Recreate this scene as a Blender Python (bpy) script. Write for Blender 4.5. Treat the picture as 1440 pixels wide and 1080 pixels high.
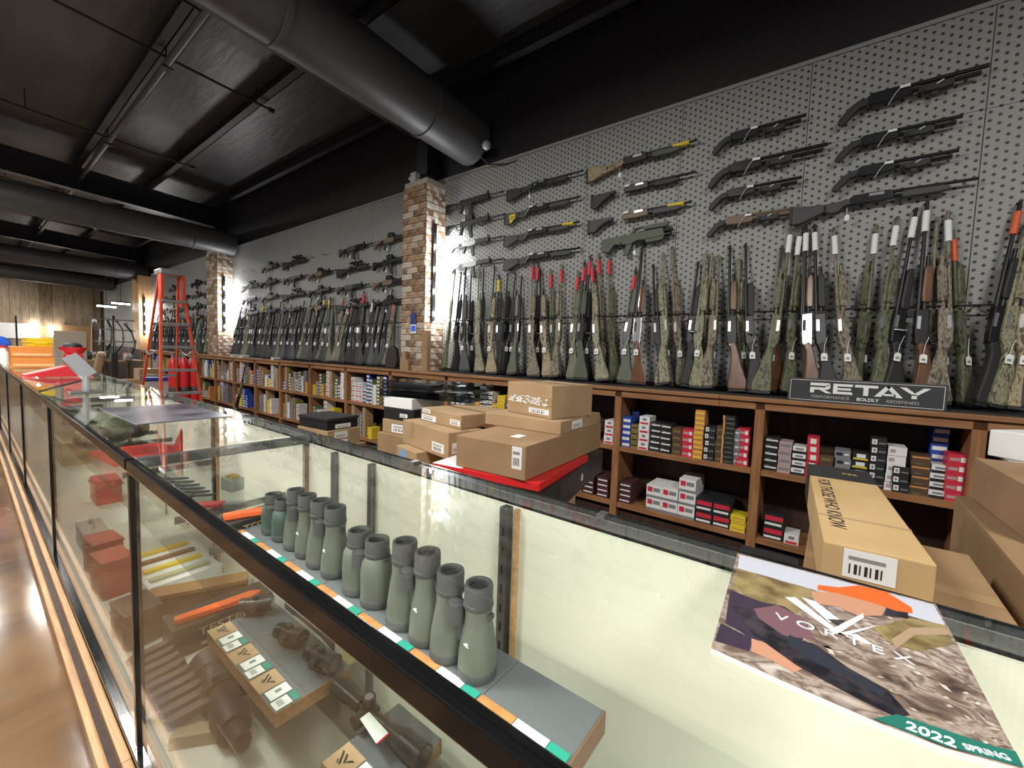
import bpy, bmesh, math, random
from mathutils import Vector, Matrix
random.seed(7)
sc = bpy.context.scene
for o in list(bpy.data.objects): bpy.data.objects.remove(o)
col = sc.collection

# ---------------------------------------------------------------- camera
FPX = 592.0; YAW, PITCH, ROLL = map(math.radians, (37.4, 4.0, -1.97))
F_ = Vector((-math.sin(YAW)*math.cos(PITCH), math.cos(YAW)*math.cos(PITCH), -math.sin(PITCH)))
r_ = Vector((math.cos(YAW), math.sin(YAW), 0)); d_ = F_.cross(r_)
RR = r_*math.cos(ROLL)+d_*math.sin(ROLL); DD = -r_*math.sin(ROLL)+d_*math.cos(ROLL)
EYE = Vector((0, 0, 1.45))
cam = bpy.data.cameras.new('camera'); camo = bpy.data.objects.new('camera', cam); col.objects.link(camo)
cam.sensor_width = 36; cam.lens = FPX/1440*36; cam.clip_start = .02; cam.clip_end = 200
M = Matrix((RR, -DD, -F_)).transposed().to_4x4(); M.translation = EYE; camo.matrix_world = M
sc.camera = camo
def at(px, py, **k):                      # a point of the place seen at a pixel, on a known plane
    v = RR*((px-720)/FPX)+DD*((py-540)/FPX)+F_
    a, val = list(k.items())[0]; i = 'XYZ'.index(a)
    return EYE+v*((val-EYE[i])/v[i])

# ---------------------------------------------------------------- world, light, exposure
w = bpy.data.worlds.new('world'); sc.world = w; w.use_nodes = True
w.node_tree.nodes['Background'].inputs[0].default_value = (.95, .97, 1, 1)
w.node_tree.nodes['Background'].inputs[1].default_value = .16
vs = sc.view_settings; vs.view_transform = 'Standard'; vs.look = 'None'; vs.gamma = 1; vs.use_curve_mapping = False
vs.exposure = 0.42
def area(name, loc, sx, sy, e, color=(1, .97, .9), rot=(0, 0, 0)):
    l = bpy.data.lights.new(name, 'AREA'); l.shape = 'RECTANGLE'; l.size = sx; l.size_y = sy; l.energy = e; l.color = color
    o = bpy.data.objects.new(name, l); col.objects.link(o); o.location = loc; o.rotation_euler = rot
    return o
HIGHBAY = [(2.2, -.55, 4.15, 165), (-2.6, -.55, 4.15, 165), (-7.4, -.5, 4.15, 160), (-13.4, -.1, 4.15, 150), (-19.4, .0, 4.15, 150), (-24, -.2, 4.0, 80)]
for p in HIGHBAY: area('highbay_light', (p[0], p[1], p[2]-.06), 1.2, .5, p[3])
up = bpy.data.lights.new('uplight', 'POINT'); up.energy = 12; up.color = (1, .93, .8); up.shadow_soft_size = .15
upo = bpy.data.objects.new('uplight', up); col.objects.link(upo); upo.location = at(-75, -60, Z=4.5)

# ---------------------------------------------------------------- materials
MATS = {}
def nn(nt, t, **k):
    n = nt.nodes.new(t)
    for a, b in k.items(): setattr(n, a, b)
    return n
def ramp(nt, stops, interp='LINEAR'):
    r = nn(nt, 'ShaderNodeValToRGB'); r.color_ramp.interpolation = interp
    e = r.color_ramp.elements
    while len(e) > 1: e.remove(e[-1])
    e[0].position = stops[0][0]; e[0].color = (*stops[0][1], 1)
    for p, c in stops[1:]:
        x = e.new(p); x.color = (*c, 1)
    return r
def mat(name, c=(.5, .5, .5), rough=.5, metal=0, c2=None, scale=8, stretch=(1, 1, 1), bump=0, bscale=60, emit=0, stops=None, coat=0, detail=4, dist=0, interp='LINEAR', coord='Object', spec=.5, tex='noise'):
    if name in MATS: return MATS[name]
    m = bpy.data.materials.new(name); m.use_nodes = True; nt = m.node_tree; b = nt.nodes['Principled BSDF']
    b.inputs['Base Color'].default_value = (*c, 1); b.inputs['Roughness'].default_value = rough; b.inputs['Metallic'].default_value = metal
    b.inputs['Specular IOR Level'].default_value = spec
    if coat: b.inputs['Coat Weight'].default_value = coat
    if emit:
        b.inputs['Emission Color'].default_value = (*c, 1); b.inputs['Emission Strength'].default_value = emit
    if c2 or stops or bump:
        tc = nn(nt, 'ShaderNodeTexCoord'); mp = nn(nt, 'ShaderNodeMapping'); mp.inputs['Scale'].default_value = stretch
        nt.links.new(tc.outputs[coord], mp.inputs['Vector'])
    if c2 or stops:
        if tex == 'voronoi':
            n = nn(nt, 'ShaderNodeTexVoronoi'); n.inputs['Scale'].default_value = scale; out = n.outputs['Color']
        else:
            n = nn(nt, 'ShaderNodeTexNoise'); n.inputs['Scale'].default_value = scale; n.inputs['Detail'].default_value = detail; n.inputs['Distortion'].default_value = dist
            out = n.outputs['Fac']
        nt.links.new(mp.outputs[0], n.inputs['Vector'])
        r = ramp(nt, stops or [(.35, c), (.65, c2)], interp)
        nt.links.new(out, r.inputs[0]); nt.links.new(r.outputs[0], b.inputs['Base Color'])
    if bump:
        n2 = nn(nt, 'ShaderNodeTexNoise'); n2.inputs['Scale'].default_value = bscale; n2.inputs['Detail'].default_value = 5
        nt.links.new(mp.outputs[0], n2.inputs['Vector'])
        bp = nn(nt, 'ShaderNodeBump'); bp.inputs['Strength'].default_value = bump; bp.inputs['Distance'].default_value = .02
        nt.links.new(n2.outputs['Fac'], bp.inputs['Height']); nt.links.new(bp.outputs[0], b.inputs['Normal'])
    MATS[name] = m; return m
def glass_mat(name, tint, refl=1.0):
    m = bpy.data.materials.new(name); m.use_nodes = True; nt = m.node_tree; nt.nodes.clear()
    o = nn(nt, 'ShaderNodeOutputMaterial'); mx = nn(nt, 'ShaderNodeMixShader'); t = nn(nt, 'ShaderNodeBsdfTransparent'); g = nn(nt, 'ShaderNodeBsdfGlossy')
    t.inputs[0].default_value = (*tint, 1); g.inputs['Roughness'].default_value = .015
    fr = nn(nt, 'ShaderNodeFresnel'); io = 1.33 if refl < 1 else 1.42
    ge = nn(nt, 'ShaderNodeNewGeometry'); mr = nn(nt, 'ShaderNodeMapRange'); mr.inputs[3].default_value = io; mr.inputs[4].default_value = 1/io   # same reflectance on both faces of a pane
    nt.links.new(ge.outputs['Backfacing'], mr.inputs[0]); nt.links.new(mr.outputs[0], fr.inputs[0])
    nt.links.new(fr.outputs[0], mx.inputs[0]); nt.links.new(t.outputs[0], mx.inputs[1]); nt.links.new(g.outputs[0], mx.inputs[2]); nt.links.new(mx.outputs[0], o.inputs[0])
    MATS[name] = m; return m
glass = glass_mat('clear_glass', (.965, .985, .97)); shelfglass = glass_mat('shelf_glass', (.97, .985, .975), .6)
clearpl = glass_mat('clear_plastic', (.72, .74, .75))
def peg_mat():
    m = mat('perforated_grey_panel', (.30, .305, .295), .55); nt = m.node_tree; b = nt.nodes['Principled BSDF']
    tc = nn(nt, 'ShaderNodeTexCoord'); c, p = .8925/22, .595/12
    ds = []
    for off in ((.25, .5, 0), (.75, 0, 0)):
        mp = nn(nt, 'ShaderNodeSeparateXYZ'); nt.links.new(tc.outputs['Object'], mp.inputs[0])
        cb = nn(nt, 'ShaderNodeCombineXYZ'); nt.links.new(mp.outputs[0], cb.inputs[0]); nt.links.new(mp.outputs[2], cb.inputs[1])
        a = nn(nt, 'ShaderNodeVectorMath', operation='MULTIPLY_ADD'); a.inputs[1].default_value = (1/(2*c), 1/p, 0); a.inputs[2].default_value = off
        f = nn(nt, 'ShaderNodeVectorMath', operation='FRACTION'); s = nn(nt, 'ShaderNodeVectorMath', operation='SUBTRACT'); s.inputs[1].default_value = (.5, .5, 0)
        q = nn(nt, 'ShaderNodeVectorMath', operation='MULTIPLY'); q.inputs[1].default_value = (2*c, p, 0); ln = nn(nt, 'ShaderNodeVectorMath', operation='LENGTH')
        for x, y in ((cb, a), (a, f), (f, s), (s, q), (q, ln)): nt.links.new(x.outputs[0], y.inputs[0])
        ds.append(ln.outputs['Value'])
    mn = nn(nt, 'ShaderNodeMath', operation='MINIMUM'); nt.links.new(ds[0], mn.inputs[0]); nt.links.new(ds[1], mn.inputs[1])
    r = ramp(nt, [(0, (.012, .012, .013)), (.0075, (.012, .012, .013)), (.0092, (.30, .305, .295))]); nt.links.new(mn.outputs[0], r.inputs[0])
    nt.links.new(r.outputs[0], b.inputs['Base Color']); return m
PEG = peg_mat()
BLACK = mat('black_paint', (.012, .012, .013), .55)
BLKMETAL = mat('black_anodised', (.01, .01, .011), .18, .3, coat=.5)
GUNBLK = mat('gun_black', (.018, .018, .02), .38, .5)
STEEL = mat('brushed_steel', (.42, .42, .43), .3, .9)
DKSTEEL = mat('dull_aluminium', (.2, .2, .2), .35, .85)
WOOD = mat('shelf_wood', c2=1, stops=[(.3, (.20, .085, .034)), (.55, (.29, .135, .058)), (.75, (.36, .18, .085))], scale=3, stretch=(1.2, 14, 14), rough=.5, detail=6, dist=.6)
WOODV = mat('shelf_wood_upright', c2=1, stops=[(.3, (.20, .085, .034)), (.55, (.29, .135, .058)), (.75, (.36, .18, .085))], scale=3, stretch=(14, 14, 1.2), rough=.5, detail=6, dist=.6)
DKWOOD = mat('dark_back_panel', c2=1, stops=[(.3, (.025, .011, .007)), (.7, (.05, .022, .012))], scale=3, stretch=(8, 8, 1), rough=.6)
PALEWOOD = mat('pale_moulding', c2=1, stops=[(.3, (.36, .2, .09)), (.6, (.52, .31, .15)), (.8, (.6, .39, .2))], scale=4, stretch=(1, 14, 14), rough=.4, detail=5)
CARD = mat('cardboard', c2=1, stops=[(.3, (.33, .215, .115)), (.7, (.42, .285, .16))], scale=5, rough=.85, bump=.04, bscale=120)
CARD2 = mat('cardboard_dark', c2=1, stops=[(.3, (.27, .165, .085)), (.7, (.34, .215, .115))], scale=5, rough=.85)
CARDL = mat('cardboard_light', c2=1, stops=[(.3, (.47, .31, .14)), (.7, (.56, .385, .19))], scale=5, rough=.8)
TAPE = mat('packing_tape', (.38, .25, .13), .15)
WHITE = mat('white_paper', (.8, .8, .79), .6)
INK = mat('black_print', (.02, .02, .02), .6)
GREYINK = mat('grey_print', (.25, .25, .26), .6)
CREAM = mat('cream_panel', (.80, .785, .67), .45)
DECK = mat('white_deck', c2=1, stops=[(.3, (.60, .60, .53)), (.7, (.68, .68, .61))], scale=3, rough=.35)
RED = mat('red_plastic', (.62, .02, .025), .35); REDM = mat('red_print', (.6, .03, .05), .5)
ORANGE = mat('orange_plastic', (.8, .13, .03), .4); YEL = mat('yellow_plastic', (.75, .55, .02), .4)
TEAL = mat('teal_print', (.02, .26, .19), .5); BLUE = mat('blue_print', (.02, .05, .5), .5)
TRAYG = mat('grey_tray', (.115, .125, .135), .45); CORK = mat('orange_wood_tag', c2=1, stops=[(.3, (.36, .15, .045)), (.7, (.5, .25, .09))], scale=30, rough=.6)
def camo(n, a, b, c, d, s=26): return mat(n, stops=[(0, a), (.4, b), (.5, c), (.6, d), (.68, a)], scale=s, rough=.6, interp='CONSTANT', detail=3, dist=1.2, stretch=(.55, 1, 1.4))
CAMOS = [camo('camo_olive', (.045, .05, .03), (.11, .115, .065), (.16, .155, .1), (.06, .07, .04)),
         camo('camo_bark', (.05, .04, .028), (.15, .125, .085), (.24, .205, .15), (.085, .075, .05)),
         camo('camo_tan', (.10, .08, .045), (.26, .21, .12), (.36, .3, .19), (.07, .06, .035)),
         camo('camo_reed', (.05, .05, .03), (.2, .19, .12), (.3, .28, .19), (.09, .09, .05), 40)]
OLIVE = mat('olive_polymer', (.075, .085, .06), .55); WALNUT = mat('walnut', c2=1, stops=[(.3, (.06, .02, .01)), (.7, (.2, .085, .04))], scale=6, stretch=(1, 8, 8), rough=.3, coat=.4)
BLKPOLY = mat('black_polymer', (.02, .02, .021), .55); GREYPOLY = mat('grey_polymer', (.05, .052, .055), .55); FDE = mat('brown_cerakote', (.16, .11, .07), .5)
BULB = mat('lit_bulb', (1, .97, .92), emit=60)

# ---------------------------------------------------------------- mesh helpers
class MB:
    def __init__(s): s.v, s.f, s.m, s.mats = [], [], [], []
    def mi(s, m):
        if m not in s.mats: s.mats.append(m)
        return s.mats.index(m)
    def add(s, vs, fs, m):
        b = len(s.v); i = s.mi(m); s.v += [tuple(x) for x in vs]
        for f in fs: s.f.append([b+k for k in f]); s.m.append(i)
        return s
    def box(s, x0, x1, y0, y1, z0, z1, m):
        v = [(x, y, z) for z in (z0, z1) for y in (y0, y1) for x in (x0, x1)]
        return s.add(v, [(0, 2, 3, 1), (4, 5, 7, 6), (0, 1, 5, 4), (2, 6, 7, 3), (0, 4, 6, 2), (1, 3, 7, 5)], m)
    def hexa(s, p, m): return s.add(p, [(0, 3, 2, 1), (4, 5, 6, 7), (0, 1, 5, 4), (1, 2, 6, 5), (2, 3, 7, 6), (3, 0, 4, 7)], m)
    def prism(s, poly, t0, t1, m, axes='xz'):
        n = len(poly)
        def pt(a, b, t): return (a, t, b) if axes == 'xz' else ((a, b, t) if axes == 'xy' else (t, a, b))
        v = [pt(a, b, t0) for a, b in poly]+[pt(a, b, t1) for a, b in poly]
        return s.add(v, [tuple(range(n)), tuple(range(2*n-1, n-1, -1))]+[(i, n+i, n+(i+1) % n, (i+1) % n) for i in range(n)], m)
    def cyl(s, p0, p1, r0, m, r1=None, n=10, cap=True):
        r1 = r0 if r1 is None else r1; p0, p1 = Vector(p0), Vector(p1); a = (p1-p0).normalized()
        u = a.cross(Vector((0, 0, 1)) if abs(a.z) < .9 else Vector((1, 0, 0))).normalized(); q = a.cross(u)
        v = [p0+(u*math.cos(k*2*math.pi/n)+q*math.sin(k*2*math.pi/n))*r0 for k in range(n)]+[p1+(u*math.cos(k*2*math.pi/n)+q*math.sin(k*2*math.pi/n))*r1 for k in range(n)]
        f = [(i, (i+1) % n, n+(i+1) % n, n+i) for i in range(n)]
        if cap: f += [tuple(range(n-1, -1, -1)), tuple(range(n, 2*n))]
        return s.add(v, f, m)
    def tube(s, pts, r, m, n=6):
        for a, b in zip(pts, pts[1:]): s.cyl(a, b, r, m, n=n)
        return s
    def lathe(s, prof, m, n=16, c=(0, 0, 0), sx=1, sy=1):        # profile of (r, z) about a vertical axis
        v = [(c[0]+r*math.cos(k*2*math.pi/n)*sx, c[1]+r*math.sin(k*2*math.pi/n)*sy, c[2]+z) for r, z in prof for k in range(n)]
        f = [(j*n+i, j*n+(i+1) % n, (j+1)*n+(i+1) % n, (j+1)*n+i) for j in range(len(prof)-1) for i in range(n)]
        return s.add(v, f+[tuple(range(n-1, -1, -1)), tuple(range((len(prof)-1)*n, len(prof)*n))], m)
    def sphere(s, c, r, m, n=10, sc_=(1, 1, 1)):
        pr = [(max(.001, math.sin(math.pi*i/n))*r, -math.cos(math.pi*i/n)*r*sc_[2]) for i in range(n+1)]
        return s.lathe(pr, m, n+2, c, sc_[0], sc_[1])
    def mesh(s, name, bevel=0, smooth=False, segs=2):
        me = bpy.data.meshes.new(name); me.from_pydata(s.v, [], s.f)
        for m in s.mats: me.materials.append(m)
        me.polygons.foreach_set('material_index', s.m); me.update()
        bm = bmesh.new(); bm.from_mesh(me)
        bmesh.ops.recalc_face_normals(bm, faces=bm.faces)
        if bevel: bmesh.ops.bevel(bm, geom=[e for e in bm.edges if len(e.link_faces) == 2 and e.calc_face_angle(0) > .6], offset=bevel, segments=segs, affect='EDGES', profile=.6, clamp_overlap=True)
        bm.to_mesh(me); bm.free()
        if smooth:
            me.polygons.foreach_set('use_smooth', [True]*len(me.polygons))
            try: me.set_sharp_from_angle(angle=math.radians(40))
            except Exception: pass
        return me
    def build(s, name, parent=None, bevel=0, smooth=False, loc=None, segs=2): return link(name, s.mesh(name, bevel, smooth, segs), parent, loc)
def link(name, me, parent=None, loc=None):
    o = bpy.data.objects.new(name, me); col.objects.link(o)
    if parent: o.parent = parent
    if loc is not None: o.location = loc
    return o
def tag(o, label, cat, group=None):
    o['label'] = label; o['category'] = cat
    if group: o['group'] = group
    return o
def thing(name, label, cat, loc=(0, 0, 0), rotz=0, group=None):
    o = bpy.data.objects.new(name, None); col.objects.link(o); o.location = loc; o.rotation_euler = (0, 0, rotz); o.empty_display_size = .1
    return tag(o, label, cat, group)
def struct(o, kind='structure'): o['kind'] = kind; return o
def dup(root, loc=None, label=None, group=None):
    def cp(o, p):
        c = o.copy(); col.objects.link(c); c.parent = p
        for ch in [k for k in bpy.data.objects if k.parent == o]: cp(ch, c)
        return c
    r = cp(root, None)
    if loc is not None: r.location = loc
    if label: r['label'] = label
    if group: r['group'] = group
    return r
TXT = {}
def text(body, size, m, parent, mw, name='lettering', extrude=.0004, sx=1, shear=0, bold=0):
    key = (body, size, m.name, sx, shear, bold)
    if key not in TXT:
        cu = bpy.data.curves.new('t', 'FONT'); cu.body = body; cu.size = size; cu.align_x = 'CENTER'; cu.align_y = 'CENTER'; cu.extrude = extrude; cu.shear = shear; cu.offset = bold
        o = bpy.data.objects.new('t', cu); col.objects.link(o); dg = bpy.context.evaluated_depsgraph_get(); dg.update()
        me = bpy.data.meshes.new_from_object(o.evaluated_get(dg)); bpy.data.objects.remove(o); bpy.data.curves.remove(cu)
        me.materials.clear(); me.materials.append(m); me.transform(Matrix.Diagonal((sx, 1, 1, 1))); TXT[key] = me
    o = link(name, TXT[key], parent); o.matrix_local = mw; return o
def frame(origin, x, y):                  # matrix with local x, y along given world directions
    x = Vector(x).normalized(); y = Vector(y); y = (y-x*y.dot(x)).normalized(); z = x.cross(y)
    m = Matrix((x, y, z)).transposed().to_4x4(); m.translation = Vector(origin); return m

# ---------------------------------------------------------------- the setting
ST = 1.205
FZ, WY, ENDX, RX = -.10, 3.80, -26.0, 3.0
def concrete():
    m = mat('stained_concrete', c2=1, stops=[(.25, (.06, .035, .025)), (.45, (.13, .075, .045)), (.58, (.2, .115, .06)), (.75, (.15, .11, .09))], scale=1.6, rough=.13, detail=9, dist=.8, bump=.03, bscale=7, spec=.35); return m
struct(MB().box(ENDX-.2, RX+3, -6, WY+.2, FZ-.1, FZ, concrete()).build('floor'))
ROOF = mat('black_roof_insulation', c2=1, stops=[(.3, (.036, .036, .039)), (.7, (.07, .07, .074))], scale=1.3, stretch=(.6, 2.5, 1), rough=.42, bump=.25, bscale=5)
def roofz(y): return 4.72+(WY-y)*.055
struct(MB().hexa([(ENDX-.2, -6, roofz(-6)), (RX+3, -6, roofz(-6)), (RX+3, WY+.2, roofz(WY)), (ENDX-.2, WY+.2, roofz(WY)), (ENDX-.2, -6, roofz(-6)+.1), (RX+3, -6, roofz(-6)+.1), (RX+3, WY+.2, roofz(WY)+.1), (ENDX-.2, WY+.2, roofz(WY)+.1)], ROOF).build('ceiling'))
wb = struct(MB().box(ENDX-.2, RX+3, WY+.012, WY+.2, FZ, 4.8, BLACK).build('wall_back'))
# perforated panels, each a piece of the wall
pm = MB().box(-.4445, .4445, -.006, .006, -.2965, .2965, PEG).mesh('peg_panel', .002, segs=1)
SOLID = mat('grey_rail', (.30, .305, .295), .55)
px0 = .611+.8925*3
for i in range(34):
    for zc in (3.318, 2.7235, 2.1385, 1.5435):
        x = px0-.8925*(i+.5)
        if x-.45 < ENDX: continue
        link('peg_panel', pm, wb, (x, WY+.006, zc))
trim = MB().box(ENDX, px0, WY-.004, WY+.01, 3.617, 3.645, SOLID).build('trim_1'); struct(trim)
# roof purlins, pipe, ducts and rafters
for k, (y, wz) in enumerate(((3.62, .22), (2.5, .2), (1.46, .2), (-.1, .2), (-1.6, .2))):
    p = MB(); z = roofz(y)
    p.box(ENDX, RX+3, y-.006, y+.006, z-wz, z, BLACK).box(ENDX, RX+3, y-.09, y+.006, z-wz, z-wz+.01, BLACK).box(ENDX, RX+3, y-.006, y+.09, z-.01, z, BLACK)
    tag(p.build('roof_purlin'), ['black roof purlin along the eave above the pegboard wall', 'black roof purlin next to the eave purlin', 'black roof purlin carrying the hung pipe', 'black roof purlin beyond the hung pipe over the counter', 'black roof purlin over the shop floor'][k], 'purlin', 'roof purlins')
PIPE = mat('dark_grey_pipe', (.1, .1, .105), .35, .4)
pp = thing('ceiling_pipe', 'long dark grey pipe hung under the roof along the counter', 'pipe', (0, 1.46, 4.46))
MB().cyl((RX, 0, 0), (ENDX, 0, 0), .035, PIPE, n=12).build('pipe', pp, smooth=True)
for x in range(-24, 3, 3): MB().cyl((x, 0, 0), (x, 0, roofz(1.46)-4.46), .008, BLACK, n=6).box(x-.05, x+.05, -.05, .05, -.045, -.03, BLACK).build('hanger', pp)
for x in (-6.1, -5.0, -9.2, -13.5, -16):
    b = MB(); y0, y1 = (-2.5, 2.55) if x != -5.0 else (-3, 1.5)
    b.cyl((x, y0, roofz(y0)-.25), (x, y1, roofz(y1)-.25), .014, BLACK, n=8).cyl((x, y1, roofz(y1)-.25), (x, y1+.06, roofz(y1)-.25), .03, BLACK, n=8)
    for yy in (y1-.15, y1-1.9): b.cyl((x, yy, roofz(yy)-.25), (x, yy, roofz(yy)), .006, BLACK, n=6)
    tag(b.build('conduit'), 'thin black conduit under the roof '+{-5.0: 'nearest the large air duct, short', -6.1: 'nearest the large air duct, long', -9.2: 'between the first two air ducts', -13.5: 'just past the second brick pillar', -16: 'before the wooden pillar'}[x], 'conduit', 'thin roof conduits')
DUCT = mat('charcoal_duct', (.06, .06, .062), .5)
for k, (x, r, zc) in enumerate(((-3.57, .275, 3.93), (-10.75, .24, 3.66), (-18.0, .24, 3.66), (-23.0, .24, 3.66))):
    d = thing('air_duct', ['round charcoal air duct ending over the near brick pillar', 'round charcoal air duct ending over the second brick pillar', 'round charcoal air duct over the wooden pillar', 'round charcoal air duct before the plank wall'][k], 'duct', (x, 0, 0), group='ceiling air ducts')
    s = -.05 if k == 0 else -.02; f = lambda y: zc+(3.8-y)*-s-.0
    MB().cyl((0, -5, f(-5)), (0, 3.74, f(3.74)), r, DUCT, n=32).build('tube', d, smooth=True)
    for y in (-.6, 1.55, 3.0): MB().cyl((0, y-.02, f(y)), (0, y+.02, f(y)), r+.012, DUCT, n=32).build('joint_band', d, smooth=True)
    MB().cyl((0, 3.735, f(3.74)), (0, 3.745, f(3.74)), r*.9, BLACK, n=32).build('end_cap', d)
RAFT = mat('rafter_black', (.02, .02, .022), .45)
for k, x in enumerate((-4.3, -11.5, -18.7, -25.2, 2.9)):
    d = thing('roof_rafter', ['black steel rafter above the near brick pillar', 'black steel rafter above the second brick pillar', 'black steel rafter above the wooden pillar', 'black steel rafter in front of the plank wall', 'black steel rafter beyond the end of the counter'][k], 'rafter', (x, 0, 0), group='roof rafters')
    def bar(x0, x1, h0, h1, nm):
        MB().hexa([(x0, -6, roofz(-6)-h1), (x1, -6, roofz(-6)-h1), (x1, WY, roofz(WY)-h1), (x0, WY, roofz(WY)-h1), (x0, -6, roofz(-6)-h0), (x1, -6, roofz(-6)-h0), (x1, WY, roofz(WY)-h0), (x0, WY, roofz(WY)-h0)], RAFT).build(nm, d)
    bar(-.1, .1, .6, .62, 'flange'); bar(-.008, .008, .2, .6, 'web'); bar(-.1, .1, .2, .215, 'flange')
    MB().box(-.1, .1, WY-.2, WY, 3.66, 4.5, RAFT).build('column', d)
# spotlight on the duct end
sp = thing('spotlight', 'small clear spotlight with cable at the end of the air duct', 'light', at(684, 207, X=-3.3))
MB().cyl((0, 0, 0), (.05, -.06, -.02), .05, BLKMETAL, .06, 14).build('housing', sp, smooth=True)
MB().sphere((.06, -.07, -.024), .048, mat('lens_glass', (.45, .47, .48), .1, .3), 10).build('lens', sp, smooth=True)
MB().tube([(-.03, .02, 0), (-.06, -.02, -.1), (0, .05, -.17), (.2, .1, -.2), (.5, .13, -.18)], .008, BLACK).build('cable', sp)
# end wall of vertical planks
we = struct(MB().box(ENDX-.2, ENDX, -6, WY+.2, FZ, 4.8, BLACK).build('wall_end'))
PLANKS = [mat('barn_plank_%d' % i, stops=[(.3, a), (.55, b), (.75, c)], c2=1, scale=2.2, stretch=(6, 6, .8), rough=.75, detail=6, dist=1.5) for i, (a, b, c) in enumerate((((.20, .14, .08), (.33, .25, .16), (.4, .31, .2)), ((.12, .085, .05), (.24, .175, .11), (.3, .23, .15)), ((.24, .18, .11), (.36, .28, .19), (.42, .34, .24))))]
y = -2.0; k = 0
while y < WY-.02:
    wd = random.choice((.22, .28, .32, .36)); y1 = min(y+wd, WY)
    MB().box(0, .03+random.random()*.02, y+.004, y1-.004, FZ, 3.9, PLANKS[random.randrange(3)]).build('plank', we, loc=(ENDX, 0, 0)); y = y1
WHITEGLOW = mat('white_panel', (.85, .85, .85), .5)
o = MB().box(ENDX+.05, ENDX+.07, -1.0, 1.98, 1.42, 2.02, WHITEGLOW).build('wall_board'); tag(o, 'wide white board on the far plank wall', 'board')
d = thing('wall_cabinet', 'pale pine cabinet of upright boards on the far plank wall', 'cabinet', (ENDX+.05, 2.56, .95))
for j in range(4): MB().box(0, .1, j*.235, j*.235+.228, 0, 1.1, PALEWOOD).build('board', d)
MB().box(.1, .13, .3, .72, .05, .62, WHITE).build('notice', d)

# ---------------------------------------------------------------- brick and wood pillars with lamp bars
BRK = [mat('brick_%d' % i, stops=[(.36, a), (.5, b), (.6, (.58, .52, .45))], c2=1, scale=9, rough=.85, detail=5, bump=.2, bscale=50, coord='Object') for i, (a, b) in enumerate((((.17, .085, .045), (.27, .155, .09)), ((.25, .15, .085), (.36, .24, .15)), ((.13, .07, .045), (.22, .13, .085)), ((.42, .35, .28), (.5, .43, .36)), ((.3, .19, .12), (.44, .35, .27))))]
MORT = mat('pale_mortar', (.5, .46, .4), .9)
def pillar(name, x0, x1, label, bricks=True, matx=None):
    y0, z0, z1 = 3.48, ST, 3.56
    p = struct(thing(name, label, 'pillar', ((x0+x1)/2, 0, 0))); del p['category']; p['label'] = label; hw = (x1-x0)/2
    MB().box(-hw+.012, hw-.012, y0+.012, WY, z0, z1-.005, MORT if bricks else matx).build('core', p)
    if not bricks:
        for j in range(2): MB().box(-hw+j*hw, -hw+(j+1)*hw-.006, y0-.012, y0+.014, z0, z1, matx).build('board', p)
        return p
    H = .0765; n = int((z1-z0)/H); msh = {}
    for r in range(n):
        zb = z0+r*H
        def course(L, side):
            a = 0; first = (.2 if (r+side) % 2 else .1)
            while a < L-.01:
                b = min(L, a+(first if a == 0 else .2)); ln = b-a-.009
                key = (round(ln, 3), side)
                m = random.choice(BRK)
                q = MB()
                if side == 0: q.box(-ln/2, ln/2, 0, .03, 0, H-.01, m); loc = (-hw+(a+b)/2, y0-random.random()*.006, zb)
                else: q.box(-.03, 0, -ln/2, ln/2, 0, H-.01, m); loc = (hw+random.random()*.006, y0+(a+b)/2, zb)
                q.build('brick', p, loc=loc); a = b
        course(2*hw, 0); course(WY-y0, 1)
    return p
def lampbar(x1, label, zs, yb=3.68, e=7):
    l = thing('lamp_bar', label, 'lamp', (x1, yb, 0), group='pillar lamp bars')
    MB().box(.01, .035, -.1, -.055, zs[-1]-.1, zs[0]+.25, BLKMETAL).build('rail', l)
    for z in zs:
        b = thing('bulb_holder', '', ''); del b['label']; del b['category']; b.parent = l
        MB().sphere((.075, 0, z), .032, BULB, 10).build('bulb', b, smooth=True)
        MB().cyl((0, 0, z), (.06, 0, z), .022, STEEL, n=10).build('socket', b)
        pl = bpy.data.lights.new('bulb_light', 'POINT'); pl.energy = e; pl.color = (.93, .96, 1); pl.shadow_soft_size = .04
        q = bpy.data.objects.new('bulb_light', pl); col.objects.link(q); q.parent = b; q.location = (.16, -.02, z)
pillar('trim_2', -4.50, -4.055, 'whitewashed brick pillar beside the hung shotguns')
lampbar(-4.055, 'bar of four lit round bulbs on the near brick pillar', [at(618, y, X=-4.0)[2] for y in (345, 377, 409, 441)])
pillar('trim_3', -11.62, -10.95, 'whitewashed brick pillar behind the ladder')
lampbar(-10.95, 'bar of four lit round bulbs on the second brick pillar', [2.72, 2.43, 2.14, 1.86], e=7)
pillar('trim_4', -18.5, -17.7, 'pale wooden pillar behind the ladder near the far corner', False, PALEWOOD)
lampbar(-17.7, 'bar of four lit round bulbs on the wooden pillar', [2.65, 2.35, 2.06, 1.78], e=9)
o = MB().box(-.05, .05, -.05, .03, 0, .12, mat('white_plastic', (.7, .7, .68), .4)).cyl((-.05, -.02, .07), (-.09, -.04, .06), .02, STEEL).build('security_camera', loc=(-4.36, 3.56, 3.562), bevel=.008)
tag(o, 'small white camera on top of the near brick pillar', 'camera')
s = thing('sign_tag', 'small blue and white tag stuck on the near brick pillar', 'tag', at(581, 462, Y=3.465))
MB().prism([(-.05, -.06), (.055, -.06), (.055, .05), (-.05, .05)], 0, .004, WHITE).build('card', s); MB().box(-.04, .045, -.003, 0, -.035, .035, mat('bright_blue', (.03, .13, .8), .5)).build('square', s)
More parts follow.
